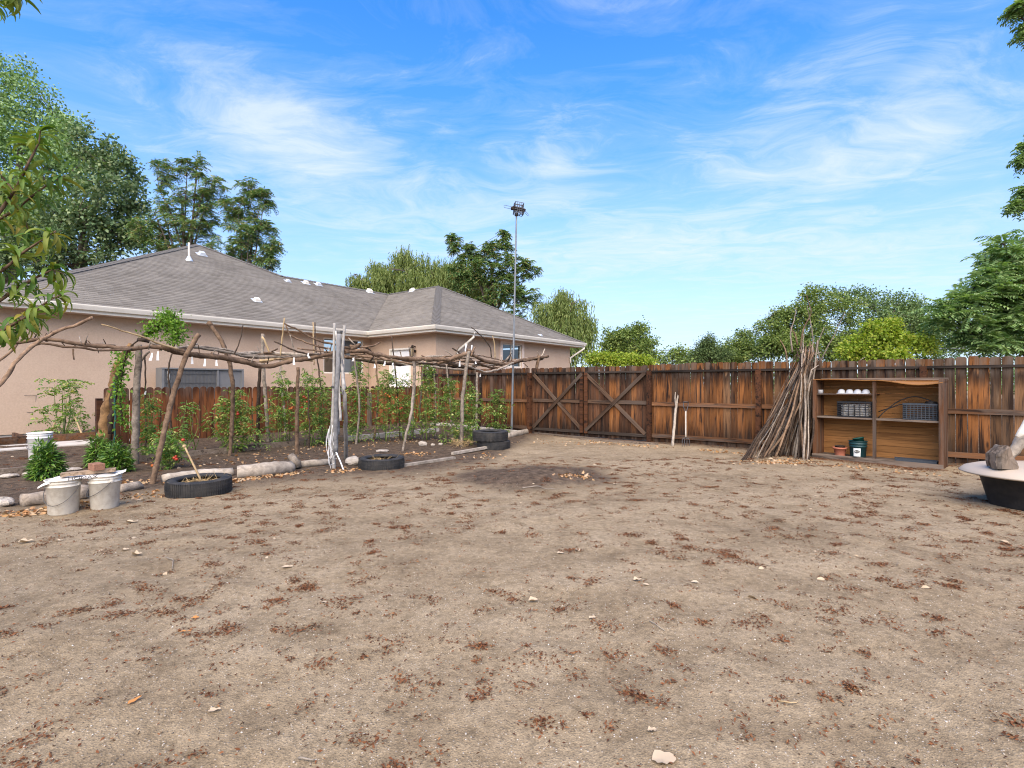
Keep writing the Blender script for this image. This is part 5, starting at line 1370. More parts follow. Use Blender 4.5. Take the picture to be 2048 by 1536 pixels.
# straw in tyres and round the post
def straw(name, c, rad, n, hgt, label, mat='straw', seed=1, L=(.06, .2)):
    rng = np.random.default_rng(seed); out = []
    a = rng.uniform(0, 6.28, n); q = np.sqrt(rng.uniform(0, 1, n)) * rad
    b_ = np.stack([c[0] + np.cos(a) * q, c[1] + np.sin(a) * q, c[2] + rng.uniform(0, hgt, n)], 1)
    d = rand_dirs(n, rng); d[:, 2] *= .35
    ln = rng.uniform(*L, n)
    vf = leaf_quads(b_, unit(d), rand_dirs(n, rng, 1.0), ln, .006, .5)
    return solo(name, vf, M[mat], label, 'straw', None, kind='stuff')
straw('straw', c_t1 + Z3 * .10, .24, 420, .05, 'dry straw heaped inside the tyre with the wooden handle', seed=2)
straw('straw', c_t2 + Z3 * .11, .22, 220, .03, 'dry straw inside the single flat tyre', seed=3)
pE = gp(923, 893)
straw('straw', pE + Z3 * .02, .2, 260, .12, 'pale straw heaped round the foot of the thick grey trellis post', seed=4)
hd = thing('wooden_handle', 'slim wooden handle with a round knob standing in the straw filled tyre', 'handle', c_t1 + np.array([.12, -.05, .14]))
hb, ht = at(404, 965, c_t1[1] - .03), at(369, 893, c_t1[1] + .05)
part(hd, 'shaft', tube([hb, ht], [.013, .011], 8, .1), M['reed'], True)
part(hd, 'knob', lathe(ht, [(.004, -.022), (.018, -.015), (.025, 0), (.02, .015), (.004, .023)], 12, unit(ht - hb)), M['reed'], True)

# ------------------------------------------------------------------ buckets
def bucket(c, R0, R1, h, label, mat, handle=None, group='white buckets', lip=True, name='bucket', fill=None, ribs=((.80, .012), (.90, .008)), sag=0, hcol='wire'):
    c = np.asarray(c, float); t = thing(name, label, 'bucket', c, group)
    rr = lambda z: R0 + (R1 - R0) * z
    prof = [(R0 - .012, 0), (R0, .012 / h)]
    for z, b_ in ribs: prof += [(rr(z - .012), z - .012), (rr(z) + b_, z), (rr(z) + b_, z + .02), (rr(z + .03), z + .03)]
    prof += [(rr(.97), .97), (R1 + .012, .975), (R1 + .013, 1.0), (R1 - .005, 1.0), (rr(.9) - .006, .9), (R0 - .008, .03), (0.001, .02)]
    part(t, 'body', lathe(c, [(r, z * h) for r, z in prof], 36, cap=False), M[mat], True)
    if handle is not None:
        a0, drop = handle                      # bail: half loop resting against the bucket, front side
        s = np.array([math.cos(a0), math.sin(a0), 0]); f = np.array([math.sin(a0), -math.cos(a0), 0])
        zc = .84 * h; pts = []
        for u_ in np.linspace(0, math.pi, 13):
            r = rr(.84) + .014
            pts.append(c + s * math.cos(u_) * r + f * math.sin(u_) * r * (1.0 + .02) + Z3 * (zc - drop * math.sin(u_) - .25 * drop * math.cos(u_) * 0))
        bl = part(t, 'handle', tube(pts, .0035, 5, .03), M[hcol], True)
        part(bl, 'pivot', cat([lathe(c + s * sg * (rr(.84)) + Z3 * zc, [(.02, 0), (.02, .014), (.008, .018)], 10, s * sg) for sg in (-1, 1)]), M[mat])
    return t
def dist_pt(x, y): return gp(x, y)
bk1 = gp(127, 1030) ; bk1 = bk1 + unit(np.array([bk1[0], bk1[1], 0])) * .10; bk1[2] = gz(bk1) - .005
bk2 = gp(210, 1019); bk2 = bk2 + unit(np.array([bk2[0], bk2[1], 0])) * .10; bk2[2] = gz(bk2) - .005
bucket(bk1, .128, .148, .37, 'near white bucket, left one of the pair under the plank', 'bucket', (.15, .20))
bucket(bk2, .126, .146, .37, 'near white bucket, right one of the pair under the plank', 'bucket', (-.5, .16))
bf = np.array([*at(80, 0, 8.9)[:2], 0]); bf[2] = gz(bf)
bucket(bf, .145, .165, .46, 'far clean white bucket standing by the concrete walkway', 'bucketw', (.1, .2))
# sack over both buckets, plank and brick
e1, e2 = bk1 + Z3 * .37, bk2 + Z3 * .37
ax_ = unit((e2 - e1) * np.array([1, 1, 0])); nx_ = np.array([ax_[1], -ax_[0], 0])
if nx_[1] > 0: nx_ = -nx_                                            # nx_ points to the camera
ctr = (e1 + e2) / 2
def sack():
    nu, nv = 40, 14; L = np.linalg.norm((e2 - e1)[:2]) / 2 + .19; Vv = []
    for i in range(nu + 1):
        u_ = -L + 2 * L * i / nu
        for j in range(nv + 1):
            w = -.125 + .26 * j / nv
            k = (u_ + np.linalg.norm((e2 - e1)[:2]) / 2) / np.linalg.norm((e2 - e1)[:2])
            z_ = e1[2] + (e2[2] - e1[2]) * np.clip(k, -.3, 1.3) + .006 + .008 * math.sin(u_ * 17 + w * 9) + .005 * math.sin(u_ * 41 + w * 23)
            ov = max(0, w - .115); z_ -= ov * (.75 + .35 * math.sin(u_ * 11)); w2 = w - ov * .55
            ends = max(0, abs(u_) - (L - .11)); z_ += (.28 if u_ > 0 else -.55) * ends
            Vv.append(ctr[:2].tolist() + [0]); p_ = ctr + ax_ * u_ + nx_ * w2; Vv[-1] = [p_[0], p_[1], z_]
    Ff = [(i * (nv + 1) + j, i * (nv + 1) + j + 1, (i + 1) * (nv + 1) + j + 1, (i + 1) * (nv + 1) + j) for i in range(nu) for j in range(nv)]
    return np.array(Vv), Ff
sk = thing('sack', 'crumpled white printed sack spread over the two near buckets', 'sack', ctr)
part(sk, 'sheet', sack(), M['sack'], True)
def text_mesh(body, size, mat, ext=.0008):
    cu = bpy.data.curves.new('lettering', 'FONT'); cu.body = body; cu.size = size; cu.extrude = ext; cu.align_x = 'CENTER'; cu.align_y = 'CENTER'
    ob = bpy.data.objects.new('tmp', cu); COL.objects.link(ob)
    dg = bpy.context.evaluated_depsgraph_get(); me = bpy.data.meshes.new_from_object(ob.evaluated_get(dg))
    bpy.data.objects.remove(ob); me.materials.clear(); me.materials.append(M[mat]); me.name = 'lettering'
    return me
def place_text(body, size, mat, root, pos, xdir, ydir, name='lettering', sx=1.0):
    me = text_mesh(body, size, mat); o = link(name, me, root)
    xd, yd = unit(np.asarray(xdir, float)), unit(np.asarray(ydir, float)); zd = np.cross(xd, yd)
    mx = Matrix(((xd[0] * sx, yd[0], zd[0], 0), (xd[1] * sx, yd[1], zd[1], 0), (xd[2] * sx, yd[2], zd[2], 0), (0, 0, 0, 1)))
    mx.translation = Vector(tuple(np.asarray(pos) - wloc(root))); o.matrix_local = mx; return o
slope = unit(ax_ + Z3 * (e2[2] - e1[2]) / np.linalg.norm((e2 - e1)[:2]))
if slope[0] < 0: slope = -slope
place_text('HOMAX', .05, 'ink', sk, ctr + nx_ * .146 + Z3 * .008 - slope * .0, slope, Z3 * 1.0 - nx_ * .55, sx=1.35)
pk = thing('plank', 'pale plank lying across the two near buckets', 'plank', ctr + Z3 * .02)
part(pk, 'board', bar(ctr - slope * .20 - nx_ * .03 + Z3 * .040, ctr + slope * .27 - nx_ * .03 + Z3 * .040, .10, .036), M['plank'])
bx = ctr + slope * .10 - nx_ * .02 + Z3 * .095
br = solo('brick', obox(bx, unit(nx_ * .95 + slope * .35), unit(slope * .95 - nx_ * .35), Z3, .095, .052, .036), M['brick'], 'single old reddish brick weighing down the plank', 'brick')
bv = br.modifiers.new('b', 'BEVEL'); bv.width = .006; bv.segments = 2

# ------------------------------------------------------------------ stones
def stone(x, y, w, h, label, seed, group='pale stones'):
    rng = np.random.default_rng(seed); p_ = gp(x, y); s = w / F * p_[1] / 2; hz = h / F * p_[1]
    n, m = 12, 7; Vv = []
    ph = rng.uniform(0, 6, 6)
    for i in range(m + 1):
        t_ = math.pi * i / m
        for j in range(n):
            a = 2 * math.pi * j / n
            k = 1 + .14 * math.sin(2 * a + ph[0]) + .1 * math.sin(3 * a + ph[1] + t_ * 2) + rng.normal(0, .05)
            zf = -math.cos(t_)
            Vv.append(p_ + np.array([math.cos(a) * math.sin(t_) ** .7 * s * k, math.sin(a) * math.sin(t_) ** .7 * s * .8 * k, (zf * .5 + .42) * hz * (1 + .1 * math.sin(a + ph[2]))]))
    Ff = [(i * n + j, i * n + (j + 1) % n, (i + 1) * n + (j + 1) % n, (i + 1) * n + j) for i in range(m) for j in range(n)]
    return solo('stone', (np.array(Vv), Ff), M['stone'], label, 'stone', group)
stone(705, 930, 30, 18, 'biggest pale rock wedged against the single flat tyre', 1)
stone(846, 892, 16, 10, 'pale rock on the dark soil left of the thick grey post', 2)
stone(866, 892, 8, 5, 'small white stone right of the pale soil rock', 3)
stone(881, 891, 9, 5, 'small white stone nearest the thick grey post', 4)
stone(20, 955, 32, 8, 'flat white stone at the left edge, left of the dark green bush', 5)
stone(57, 952, 26, 9, 'flat white stone beside the front dark green bush', 6)
stone(6, 1012, 46, 18, 'large pale rounded rock cut by the left edge', 7)
stone(144, 942, 36, 7, 'long flat white stone behind the plank', 8)
stone(765, 904, 28, 5, 'long flat pale stone in the dark soil behind the single tyre', 9)
# ------------------------------------------------------------------ air conditioner by the wall
acl = W0 - V * .75
pa, pb_ = on_line(acl, U, 323), on_line(acl, U, 487)
zt = H + (Y0 - 737) / F * on_line(acl, U, 400)[1]
ac = thing('air_conditioner', 'grey rectangular air conditioner unit against the peach wall', 'air conditioner', v3((pa + pb_) / 2, .16))
La = np.linalg.norm(pb_ - pa)
part(ac, 'cabinet', cat([obox(v3((pa + pb_) / 2 + V * .22, (zt + .16) / 2), U3, V3, Z3, La / 2, .2, (zt - .16) / 2), bar(v3(pa, zt - .02), v3(pb_, zt - .02), .08, .04), bar(v3(pa + U * .03, .2), v3(pa + U * .03, zt - .045), .06, .06, up=U3), bar(v3(pb_ - U * .03, .2), v3(pb_ - U * .03, zt - .045), .06, .06, up=U3), bar(v3(pa + U * La * .66, .2), v3(pa + U * La * .66, zt - .045), .05, .05, up=U3)]), M['acgrey'])
gr = [bar(v3(pa + U * (.08 + i * .035) + V * .008, .25), v3(pa + U * (.08 + i * .035) + V * .008, zt - .06), .012, .008, up=U3) for i in range(int((La * .66 - .1) / .035))]
gr += [bar(v3(pa + U * .06 + V * .0, z_), v3(pa + U * (La * .66 - .03) + V * .0, z_), .01, .01) for z_ in np.arange(.4, zt - .1, .25)]
part(ac, 'grille', cat(gr), M['acdark'])
part(ac, 'label', bar(v3(pa + U * .16 - V * .012, zt - .32), v3(pa + U * .16 - V * .012, zt - .09), .006, .05, up=U3), M['label'])

# ------------------------------------------------------------------ tall metal pole with baskets
dP = 14.55
mp = thing('metal_pole', 'tall thin galvanised pole with wire baskets on top, rising over the trellis', 'pole', np.array([*at(1023, 0, dP)[:2], .02]))
pt_ = at(1033, 428, dP)
part(mp, 'pole', tube([np.array([*at(1023, 0, dP)[:2], -.05]), at(1027, 700, dP), pt_], [.036, .03, .022], 10, .3), M['metal'], True)
def basket(c, ax, ay, az, sx, sy, sz, nx=5, nz=3, bw=.012):
    out = []
    for k in np.linspace(-1, 1, nz + 1):
        for i in range(4):
            q = [(-1, -1), (1, -1), (1, 1), (-1, 1)]; (x0, y0), (x1, y1) = q[i], q[(i + 1) % 4]
            out.append(bar(c + ax * sx * x0 + ay * sy * y0 + az * sz * k, c + ax * sx * x1 + ay * sy * y1 + az * sz * k, bw, bw, up=az))
    for k in np.linspace(-1, 1, nx + 1):
        for s in (-1, 1):
            out.append(bar(c + ax * sx * k + ay * sy * s - az * sz, c + ax * sx * k + ay * sy * s + az * sz, bw * .9, bw * .9, up=ax)); out.append(bar(c + ay * sy * k + ax * sx * s - az * sz, c + ay * sy * k + ax * sx * s + az * sz, bw * .9, bw * .9, up=ay))
    for k in np.linspace(-1, 1, nx): out.append(bar(c + ax * sx * k - ay * sy - az * sz, c + ax * sx * k + ay * sy - az * sz, bw, bw * .8))
    return cat(out)
cA = pt_ + np.array([.06, 0, .16]); tx = unit(np.array([.95, .2, -.12])); tz = unit(np.array([.12, 0, 1.0])); ty = np.cross(tz, tx)
part(mp, 'basket', basket(cA + Z3 * .06, tx, ty, tz, .12, .12, .07, 4, 2), M['steel'], label='upper wire basket')
part(mp, 'basket', basket(cA - Z3 * .10, tx, ty, tz, .13, .12, .075, 4, 3), M['steel'], label='lower wire basket')
part(mp, 'nest', straw('tmp_nest', cA - Z3 * .08, .14, 10, .05, 'x').data and tube([cA - Z3 * .05 - tx * .22, cA - Z3 * .03, cA - Z3 * .02 + tx * .2], [.05, .07, .035], 8, .05, .25), M['bark_dark'])
bpy.data.objects.remove(bpy.data.objects['tmp_nest'])
part(mp, 'wire_loop', cat([tube([cA - tx * .08, cA - tx * .42 + Z3 * .0, cA - tx * .42 - Z3 * .06, cA - tx * .1 - Z3 * .06], .006, 5, .05), tube([cA + tx * .15 - Z3 * .06, cA + tx * .26 - Z3 * .16, cA + tx * .3 - Z3 * .14, cA + tx * .18 - Z3 * .03], .006, 5, .05)]), M['wire'])
part(mp, 'clamp', lathe(pt_ - Z3 * .06, [(.05, 0), (.06, .03), (.045, .08)], 10), M['steel'])
# overhead wire far beyond the fence
solo('utility_wire', tube([at(900, 704, 60), at(1180, 706, 56), at(1450, 698, 50), at(1900, 697, 46), at(2300, 690, 42)], .03, 5, 2), M['metal'], 'thin overhead wire crossing in front of the far trees', 'wire')

# ------------------------------------------------------------------ stick and fork against the fence
sb = gp(1345, 892)
solo('leaning_stick', cat([tube([sb - Z3 * .03, at(1349, 845, sb[1] + .25), at(1353, 810, sb[1] + .42), at(1357, 786, sb[1] + .52)], [.032, .03, .028, .012], 9, .06, .06, .005), tube([at(1352, 815, sb[1] + .4), at(1350, 797, sb[1] + .45), at(1351, 785, sb[1] + .48)], [.02, .014, .01], 6, .05)]), M['bark_pale'], 'pale forked stick leaning on the fence beside the garden fork', 'stick', None, True)
fb = gp(1372, 893)
fk = thing('garden_fork', 'garden fork with D shaped handle standing against the tall fence', 'garden fork', fb)
def fa(y, s=0.0): 
    k = (893 - y) / 90; return np.array([at(1371.5 + s, y, fb[1] + .35 * k)]) [0]
part(fk, 'shaft', tube([fa(875), fa(823)], [.016, .017], 8, .1), M['fork_handle'], True)
part(fk, 'neck', tube([fa(878), fa(850)], [.011, .012], 8, .1), M['steel'], True)
part(fk, 'handle', cat([tube([fa(826), fa(815, -4), fa(806, -5)], .009, 7, .03), tube([fa(826), fa(815, 4), fa(806, 5)], .009, 7, .03), tube([fa(804.5, -5.5), fa(804.5, 5.5)], .013, 8, .03)]), M['steel'], True)
for sx in (-7, -2.4, 2.4, 7):
    part(fk, 'tine', tube([fa(877), fa(877.5, sx * .8), fa(881, sx), fa(895, sx)], [.008, .008, .007, .004], 6, .03), M['steel'], True)

# ------------------------------------------------------------------ heap of sticks
def stick_heap():
    rng = np.random.default_rng(88)
    t = thing('stick_heap', 'tall heap of long grey sticks leaning together against the tall fence', 'sticks', gp(1560, 915))
    ap = at(1610, 716, 10.25)
    for i in range(104):
        u_ = rng.beta(1.9, 1.1); x = 1492 + u_ * 126; y = 921 - 9 * math.sin(u_ * 3.14) + rng.uniform(-9, 5) - 3 * u_
        if i < 5: x, y = (1481, 1488, 1496, 1500, 1618)[i], (922, 920, 918, 917, 916)[i]
        b_ = gp(x, y); b_[2] -= .02
        a = ap + np.array([rng.normal(0, .075) + (u_ - .6) * .14, rng.normal(0, .07) - .06, rng.uniform(-.42, .16)])
        L = np.linalg.norm(a - b_); d = (a - b_) / L
        ext = rng.uniform(.02, .2) + (rng.uniform(.1, .4) if rng.uniform() < .12 else 0)
        sag = np.array([d[1], -d[0], 0]) * rng.normal(0, .085) + np.array([0, 0, -1]) * rng.uniform(0, .08) * (1.1 - u_)
        pts = [b_, b_ + d * L * .35 + sag, b_ + d * L * .7 + sag * .7, a, a + d * ext + rng.normal(0, .03, 3) + np.array([(rng.normal(0, .06)), .03, .02])]
        r = rng.uniform(.008, .02); n_ = 6
        part(t, 'branch', tube(pts, [r * 1.1, r, r * .9, r * .75, r * .4], n_, .13, .06, .006, rng), M[('bark_grey', 'bark', 'bark_dark', 'bark_grey', 'bark_dark', 'bark')[rng.integers(6)]], True)
    for pts in ([(1585, 705), (1582, 665), (1588, 640), (1592, 615)], [(1600, 700), (1607, 660), (1622, 625), (1612, 590)], [(1612, 720), (1625, 690), (1622, 650), (1615, 612)], [(1628, 770), (1640, 725), (1662, 680), (1690, 625)], [(1640, 725), (1636, 690), (1648, 655)], [(1575, 740), (1570, 700), (1560, 680)], [(1595, 690), (1590, 670), (1580, 655)], [(1670, 775), (1690, 745), (1730, 715)]):
        w = [at(x, y, 10.3) for x, y in pts]
        part(t, 'branch', tube(w, list(np.linspace(.017, .006, len(w))), 6, .07, .06, .006, rng), M['bark_grey' if rng.uniform() < .6 else 'bark'], True)
stick_heap()

# ------------------------------------------------------------------ shelf unit
sL = gp(1627, 914); sR = gp(1886, 940)
sx_ = unit((sR - sL) * np.array([1, 1, 0])); sy_ = np.array([-sx_[1], sx_[0], 0])          # sy_ points away from the camera
SW = np.linalg.norm((sR - sL)[:2]); SH = 1.47; SDp = .42
zb = (sL[2] + sR[2]) / 2 - .02
S0 = v3(sL[:2], zb)
def sp(a, dpt, z_): return S0 + sx_ * a * SW + sy_ * dpt + Z3 * z_
sh = thing('shelf_unit', 'open wooden shelf unit with plank back standing against the tall fence', 'shelf', S0 + sx_ * SW / 2)
aD = float(np.interp(1748, [1627, 1886], [0, 1])); aD = None
def amap(x, dpt=0.0):
    """shelf coordinate of photo column x at given depth"""
    p_ = on_line((S0 + sy_ * dpt)[:2], sx_[:2], x); return float(np.dot(p_ - (S0 + sy_ * dpt)[:2], sx_[:2])) / SW
aD = amap(1749, .02)
def sh_part(name, V_F, mat='shelfwood', label=None):
    """store with local x along the shelf so that grain follows"""
    o = part(sh, name, V_F, M[mat], label=label); return o
def sbar(name, a0, d0, z0, a1, d1, z1, w, h, mat='shelfwood', up=Z3): return rail_obj(sh, sp(a0, d0, z0), sp(a1, d1, z1), w, h, mat, name, up)
for a in (0.012, .988): 
    sbar('side_panel', a, SDp / 2 + .02, 0, a, SDp / 2 + .02, SH, SDp - .02, .035, 'shelfwood', up=sx_)
    sbar('corner_post', a + (.02 if a < .5 else -.02) * 0, -.005, 0, a, -.005, SH + (.0 if a < .5 else -.0), .04, .055, 'shelfwood', up=sx_)
sbar('divider', aD, .02, .07, aD, .02, SH - .03, .05, .045, 'shelfwood', up=sx_)
nb = 12
for i in range(nb):
    z0 = .06 + i * (SH - .08) / nb; hh = (SH - .08) / nb
    sbar('back_board', .02, SDp + .01 - .004 * (i % 2), z0 + hh / 2, .98, SDp + .01 - .004 * (i % 2), z0 + hh / 2, .018, hh - .006, 'shelfback')
def zpx(x, y, dpt=0.0):                                     # height of pixel row y at shelf column x
    a = (x - 1627) / 259; p_ = sp(a, dpt, 0); return H - (y - Y0) / F * p_[1] - zb
z1 = zpx(1690, 789); z2 = zpx(1690, 836); z3 = zpx(1820, 842)
sbar('shelf', .025, SDp / 2 + .01, z1, aD - .01, SDp / 2 + .01, z1, SDp - .03, .022, 'shelfwood')
sbar('shelf', .025, SDp / 2 + .008, z2, aD - .01, SDp / 2 + .008, z2, SDp - .03, .028, 'shelfgrey')
sbar('shelf', aD + .01, SDp / 2 + .008, z3, .975, SDp / 2 + .008, z3, SDp - .03, .03, 'shelfgrey')
sbar('base_board', -.005, -.03, .05, 1.005, -.03, .05, .03, .1, 'shelfgrey'); sbar('floor_board', .03, SDp / 2, .075, .97, SDp / 2, .075, SDp - .05, .022, 'shelfgrey')
# sagging top sheet
def topsheet():
    n, m = 30, 6; Vv = []
    for k in (0, 1):
        for i in range(n + 1):
            a = i / n
            for j in range(m + 1):
                dpt = -.03 + (SDp + .08) * j / m
                warp = .0 if a < aD else -.10 * math.sin((a - aD) / (1 - aD) * math.pi * .75) ** 2 * (.35 + .65 * (1 - j / m)) * (a > aD)
                wv = .012 * math.sin(a * 9 + .5) * (1 - j / m)
                Vv.append(sp(a, dpt, SH + warp * (1 - .25 * j / m) + wv - k * .013 - .02 * (j / m)))
    f = []; q = (n + 1) * (m + 1)
    for i in range(n):
        for j in range(m):
            a, b_, c_, d = i * (m + 1) + j, (i + 1) * (m + 1) + j, (i + 1) * (m + 1) + j + 1, i * (m + 1) + j + 1
            f += [(a, b_, c_, d), (a + q, d + q, c_ + q, b_ + q)]
    for i in range(n): a, b_ = i * (m + 1), (i + 1) * (m + 1); f.append((a, a + q, b_ + q, b_))
    return np.array(Vv), f
sh_part('top_sheet', topsheet(), 'shelfback', 'warped sagging plywood top')
sbar('top_rail', 0, SDp + .0, SH + .005, 1, SDp + .0, SH + .005, .03, .04, 'shelfgrey')
# contents -----------------------------------------------------
def crate(a0, a1, zf, h, dpt, mat, label, nx=6, nz=5, bw=.011, dd=.27):
    c = sp((a0 + a1) / 2, dpt + dd / 2, zf + h / 2 + .012); t = thing('crate', label, 'crate', c - Z3 * h / 2, 'slatted plastic crates')
    hx = (a1 - a0) * SW / 2
    part(t, 'lattice', basket(c, sx_, sy_, Z3, hx, dd / 2, h / 2, nx, nz, bw), M[mat])
    part(t, 'rim', cat([bar(c + sx_ * hx * x0 + sy_ * dd / 2 * y0 + Z3 * h / 2, c + sx_ * hx * x1 + sy_ * dd / 2 * y1 + Z3 * h / 2, .02, .028) for (x0, y0), (x1, y1) in (((-1, -1), (1, -1)), ((-1, 1), (1, 1)), ((-1, -1), (-1, 1)), ((1, -1), (1, 1)))]), M[mat])
    part(t, 'bottom', obox(c - Z3 * (h / 2 - .006), sx_, sy_, Z3, hx, dd / 2, .005), M[mat])
    return t, c, hx
ax0 = lambda x: (x - 1627) / 259
def amap(x, dpt=0.0):
    """shelf coordinate of photo column x at given depth"""
    p_ = on_line((S0 + sy_ * dpt)[:2], sx_[:2], x); return float(np.dot(p_ - (S0 + sy_ * dpt)[:2], sx_[:2])) / SW
_, cc, hx = crate(amap(1675, .04), amap(1743, .04), z2 + .014, .255, .04, 'crate', 'black slatted crate full of pale paper bundles on the left shelf', 6, 6)
bund = []
rgb = random.Random(5)
for k in range(5):
    for q in range(2): bund.append(obox(cc + sx_ * (-hx * .42 + q * hx * .82) - sy_ * .02 + Z3 * (-.095 + k * .042) , sx_, sy_, Z3, hx * .37, .095, .018))
pb2 = solo('paper_bundle', cat(bund), M['paper'], 'pale stacked paper bundles inside the black crate', 'bundle')
bv = pb2.modifiers.new('b', 'BEVEL'); bv.width = .008; bv.segments = 2
crate(amap(1806, .06), .955, z3 + .015, .25, .06, 'crategrey', 'empty grey slatted crate on the right shelf', 9, 7, .010)
# cups tray
cu = thing('cup_tray', 'tray of four white round moulded domes on the top left shelf', 'tray', sp(amap(1700, .1), .1, z1 + .012))
for x in (1683, 1699.5, 1715.5, 1732):
    a = amap(x, .14)
    part(cu, 'dome', lathe(sp(a, .14, z1 + .012), [(.062, 0), (.062, .012), (.060, .03), (.052, .055), (.036, .072), (.015, .080), (.001, .082)], 20), M['cups'], True)
part(cu, 'base', bar(sp(amap(1676, .14), .14, z1 + .016), sp(amap(1740, .14), .14, z1 + .016), .15, .008), M['cups'])
solo('tin_can', lathe(sp(amap(1641, .12), .12, z1 + .012), [(.045, 0), (.045, .06), (.047, .065), (.04, .066)], 16), M['cups'], 'small pale tin at the left end of the top shelf', 'tin', None, True)
# pots on the floor
pz = .088
pot = thing('flower_pot', 'terracotta coloured plastic pot on the shelf floor', 'pot', sp(amap(1680, .1), .1, pz))
pc = sp(amap(1680, .1), .1, pz)
part(pot, 'body', lathe(pc, [(.08, 0), (.098, .12), (.115, .12), (.12, .15), (.112, .15), (.09, .135), (.085, .12)], 28, cap=False), M['terra'], True)
part(pot, 'nested_pot', lathe(pc, [(.07, .1), (.08, .17), (.086, .172), (.083, .18), (.06, .165)], 24), M['bark_dark'], True)
gb = thing('green_bucket', 'dark green bucket with white label on the shelf floor', 'bucket', sp(amap(1716, .1), .1, pz))
gc = sp(amap(1716, .12), .12, pz)
GR0, GR1, GH = .118, .138, .29
part(gb, 'body', lathe(gc, [(GR0 - .01, 0), (GR0, .01), (GR0 + .012, .18), (GR0 + .022, .185), (GR0 + .022, .2), (GR0 + .014, .205), (GR0 + .016, .225), (GR0 + .026, .23), (GR0 + .026, .245), (GR0 + .018, .25), (GR1, .28), (GR1 + .01, .283), (GR1 + .01, GH), (GR1 - .004, GH), (GR0 - .012, .03), (.001, .025)], 32, cap=False), M['greend'], True)
view = unit(np.array([-gc[0], -gc[1], 0])); vs = np.array([-view[1], view[0], 0])
lab = []
for i in range(9):
    a = (-.42 + .84 * i / 8) - .12
    dr = view * math.cos(a) + vs * math.sin(a)
    for z_ in (.02, .165): lab.append(gc + dr * (GR0 + .0035 + .012 * z_ / .18) + Z3 * z_)
lb = part(gb, 'label', (np.array(lab), [(2 * i, 2 * i + 2, 2 * i + 3, 2 * i + 1) for i in range(8)]), M['label'], True)
a = -.12; dr = view * math.cos(a) + vs * math.sin(a); rt = vs * math.cos(a) - view * math.sin(a)
if rt[0] < 0: rt = -rt
oc = gc + dr * (GR0 + .0145) + Z3 * .105
part(lb, 'emblem', (np.array([oc + rt * .042 * math.cos(t_) + Z3 * .026 * math.sin(t_) - dr * (.042 * math.cos(t_)) ** 2 * 3.6 for t_ in np.linspace(0, 6.283, 25)[:-1]]), [tuple(range(24))]), M['ink'])
me = place_text('Root', .034, 'label', gb, oc + dr * .0035, rt, Z3, name='lettering')
gi = gc + np.array([0, 0, .2]) + rt * .03 + sy_ * .02
part(gb, 'inner_pot', lathe(gi, [(.06, 0), (.085, .13), (.09, .13), (.09, .145), (.08, .145), (.055, .01)], 20, unit(np.array([rt[0] * -.25, rt[1] * -.25, 1]))), M['greenp'], True)
solo('black_tray', cat([bar(sp(amap(1790, .05), .06, pz + .02), sp(.955, .06, pz + .02), .014, .045), bar(sp(amap(1790, .3), .27, pz + .02), sp(.955, .27, pz + .02), .014, .045), bar(sp(amap(1790, .05) + .004, .07, pz + .02), sp(amap(1790, .05) + .004, .263, pz + .02), .014, .045), bar(sp(.951, .07, pz + .02), sp(.951, .263, pz + .02), .014, .045), bar(sp(amap(1790, .1) + .01, .165, pz + .004), sp(.946, .165, pz + .004), .18, .006)]), M['crategrey'], 'long shallow dark tray on the right shelf floor', 'tray')
hz_ = .16
solo('black_hose', cat([tube([sp(amap(1757, .1), .1, z3 + .03), sp(amap(1775, .15), .15, z3 + .18), sp(amap(1800, .2), .2, z3 + .33), sp(amap(1830, .22), .22, z3 + .40), sp(amap(1860, .2), .2, z3 + .34), sp(amap(1875, .18), .18, z3 + .27)], .009, 7, .03), tube([sp(amap(1757, .16), .16, z3 + .13), sp(amap(1780, .16), .16, z3 + .2), sp(amap(1806, .18), .18, z3 + .27), sp(amap(1850, .2), .2, z3 + .275)], .009, 7, .03)]), M['hose'], 'black hose arching over the grey crate', 'hose', None, True)
solo('hose_coil', cat([tube([sp(.905, .17, z3 + .285 + k * .016) + np.array([math.cos(a_) * (.085 - .012 * k), math.sin(a_) * (.085 - .012 * k), 0]) for a_ in np.linspace(0, 6.283, 17)], .011, 7, .03) for k in range(3)]), M['hose'], 'coil of black hose on top of the grey crate', 'hose', None, True)

# ------------------------------------------------------------------ tub with lid and driftwood, right edge
tcx = np.array([5.96, 5.76]); tz0 = gz(tcx)
def rring(c, rx, ry, z_, n=56, e=2.3, rot=0.0):
    out = []
    for j in range(n):
        a = 2 * math.pi * j / n; ca, sa = math.cos(a), math.sin(a)
        x = np.sign(ca) * abs(ca) ** (2 / e) * rx; y = np.sign(sa) * abs(sa) ** (2 / e) * ry
        out.append([c[0] + x * math.cos(rot) - y * math.sin(rot), c[1] + x * math.sin(rot) + y * math.cos(rot), z_])
    return np.array(out)
def loft(rings, cap=True):
    n = len(rings[0]); Vv = np.vstack(rings)
    Ff = [(i * n + j, i * n + (j + 1) % n, (i + 1) * n + (j + 1) % n, (i + 1) * n + j) for i in range(len(rings) - 1) for j in range(n)]
    if cap: Ff += [tuple(range(n - 1, -1, -1)), tuple((len(rings) - 1) * n + j for j in range(n))]
    return Vv, Ff
tub = thing('tub', 'black oval tub covered by a tan lid at the right edge', 'tub', v3(tcx, tz0))
part(tub, 'basin', loft([rring(tcx, .50, .39, tz0 - .01), rring(tcx, .515, .405, tz0 + .02), rring(tcx, .60, .48, tz0 + .34), rring(tcx, .63, .51, tz0 + .345), rring(tcx, .63, .51, tz0 + .36)]), M['tub'], True)
zl = tz0 + .365
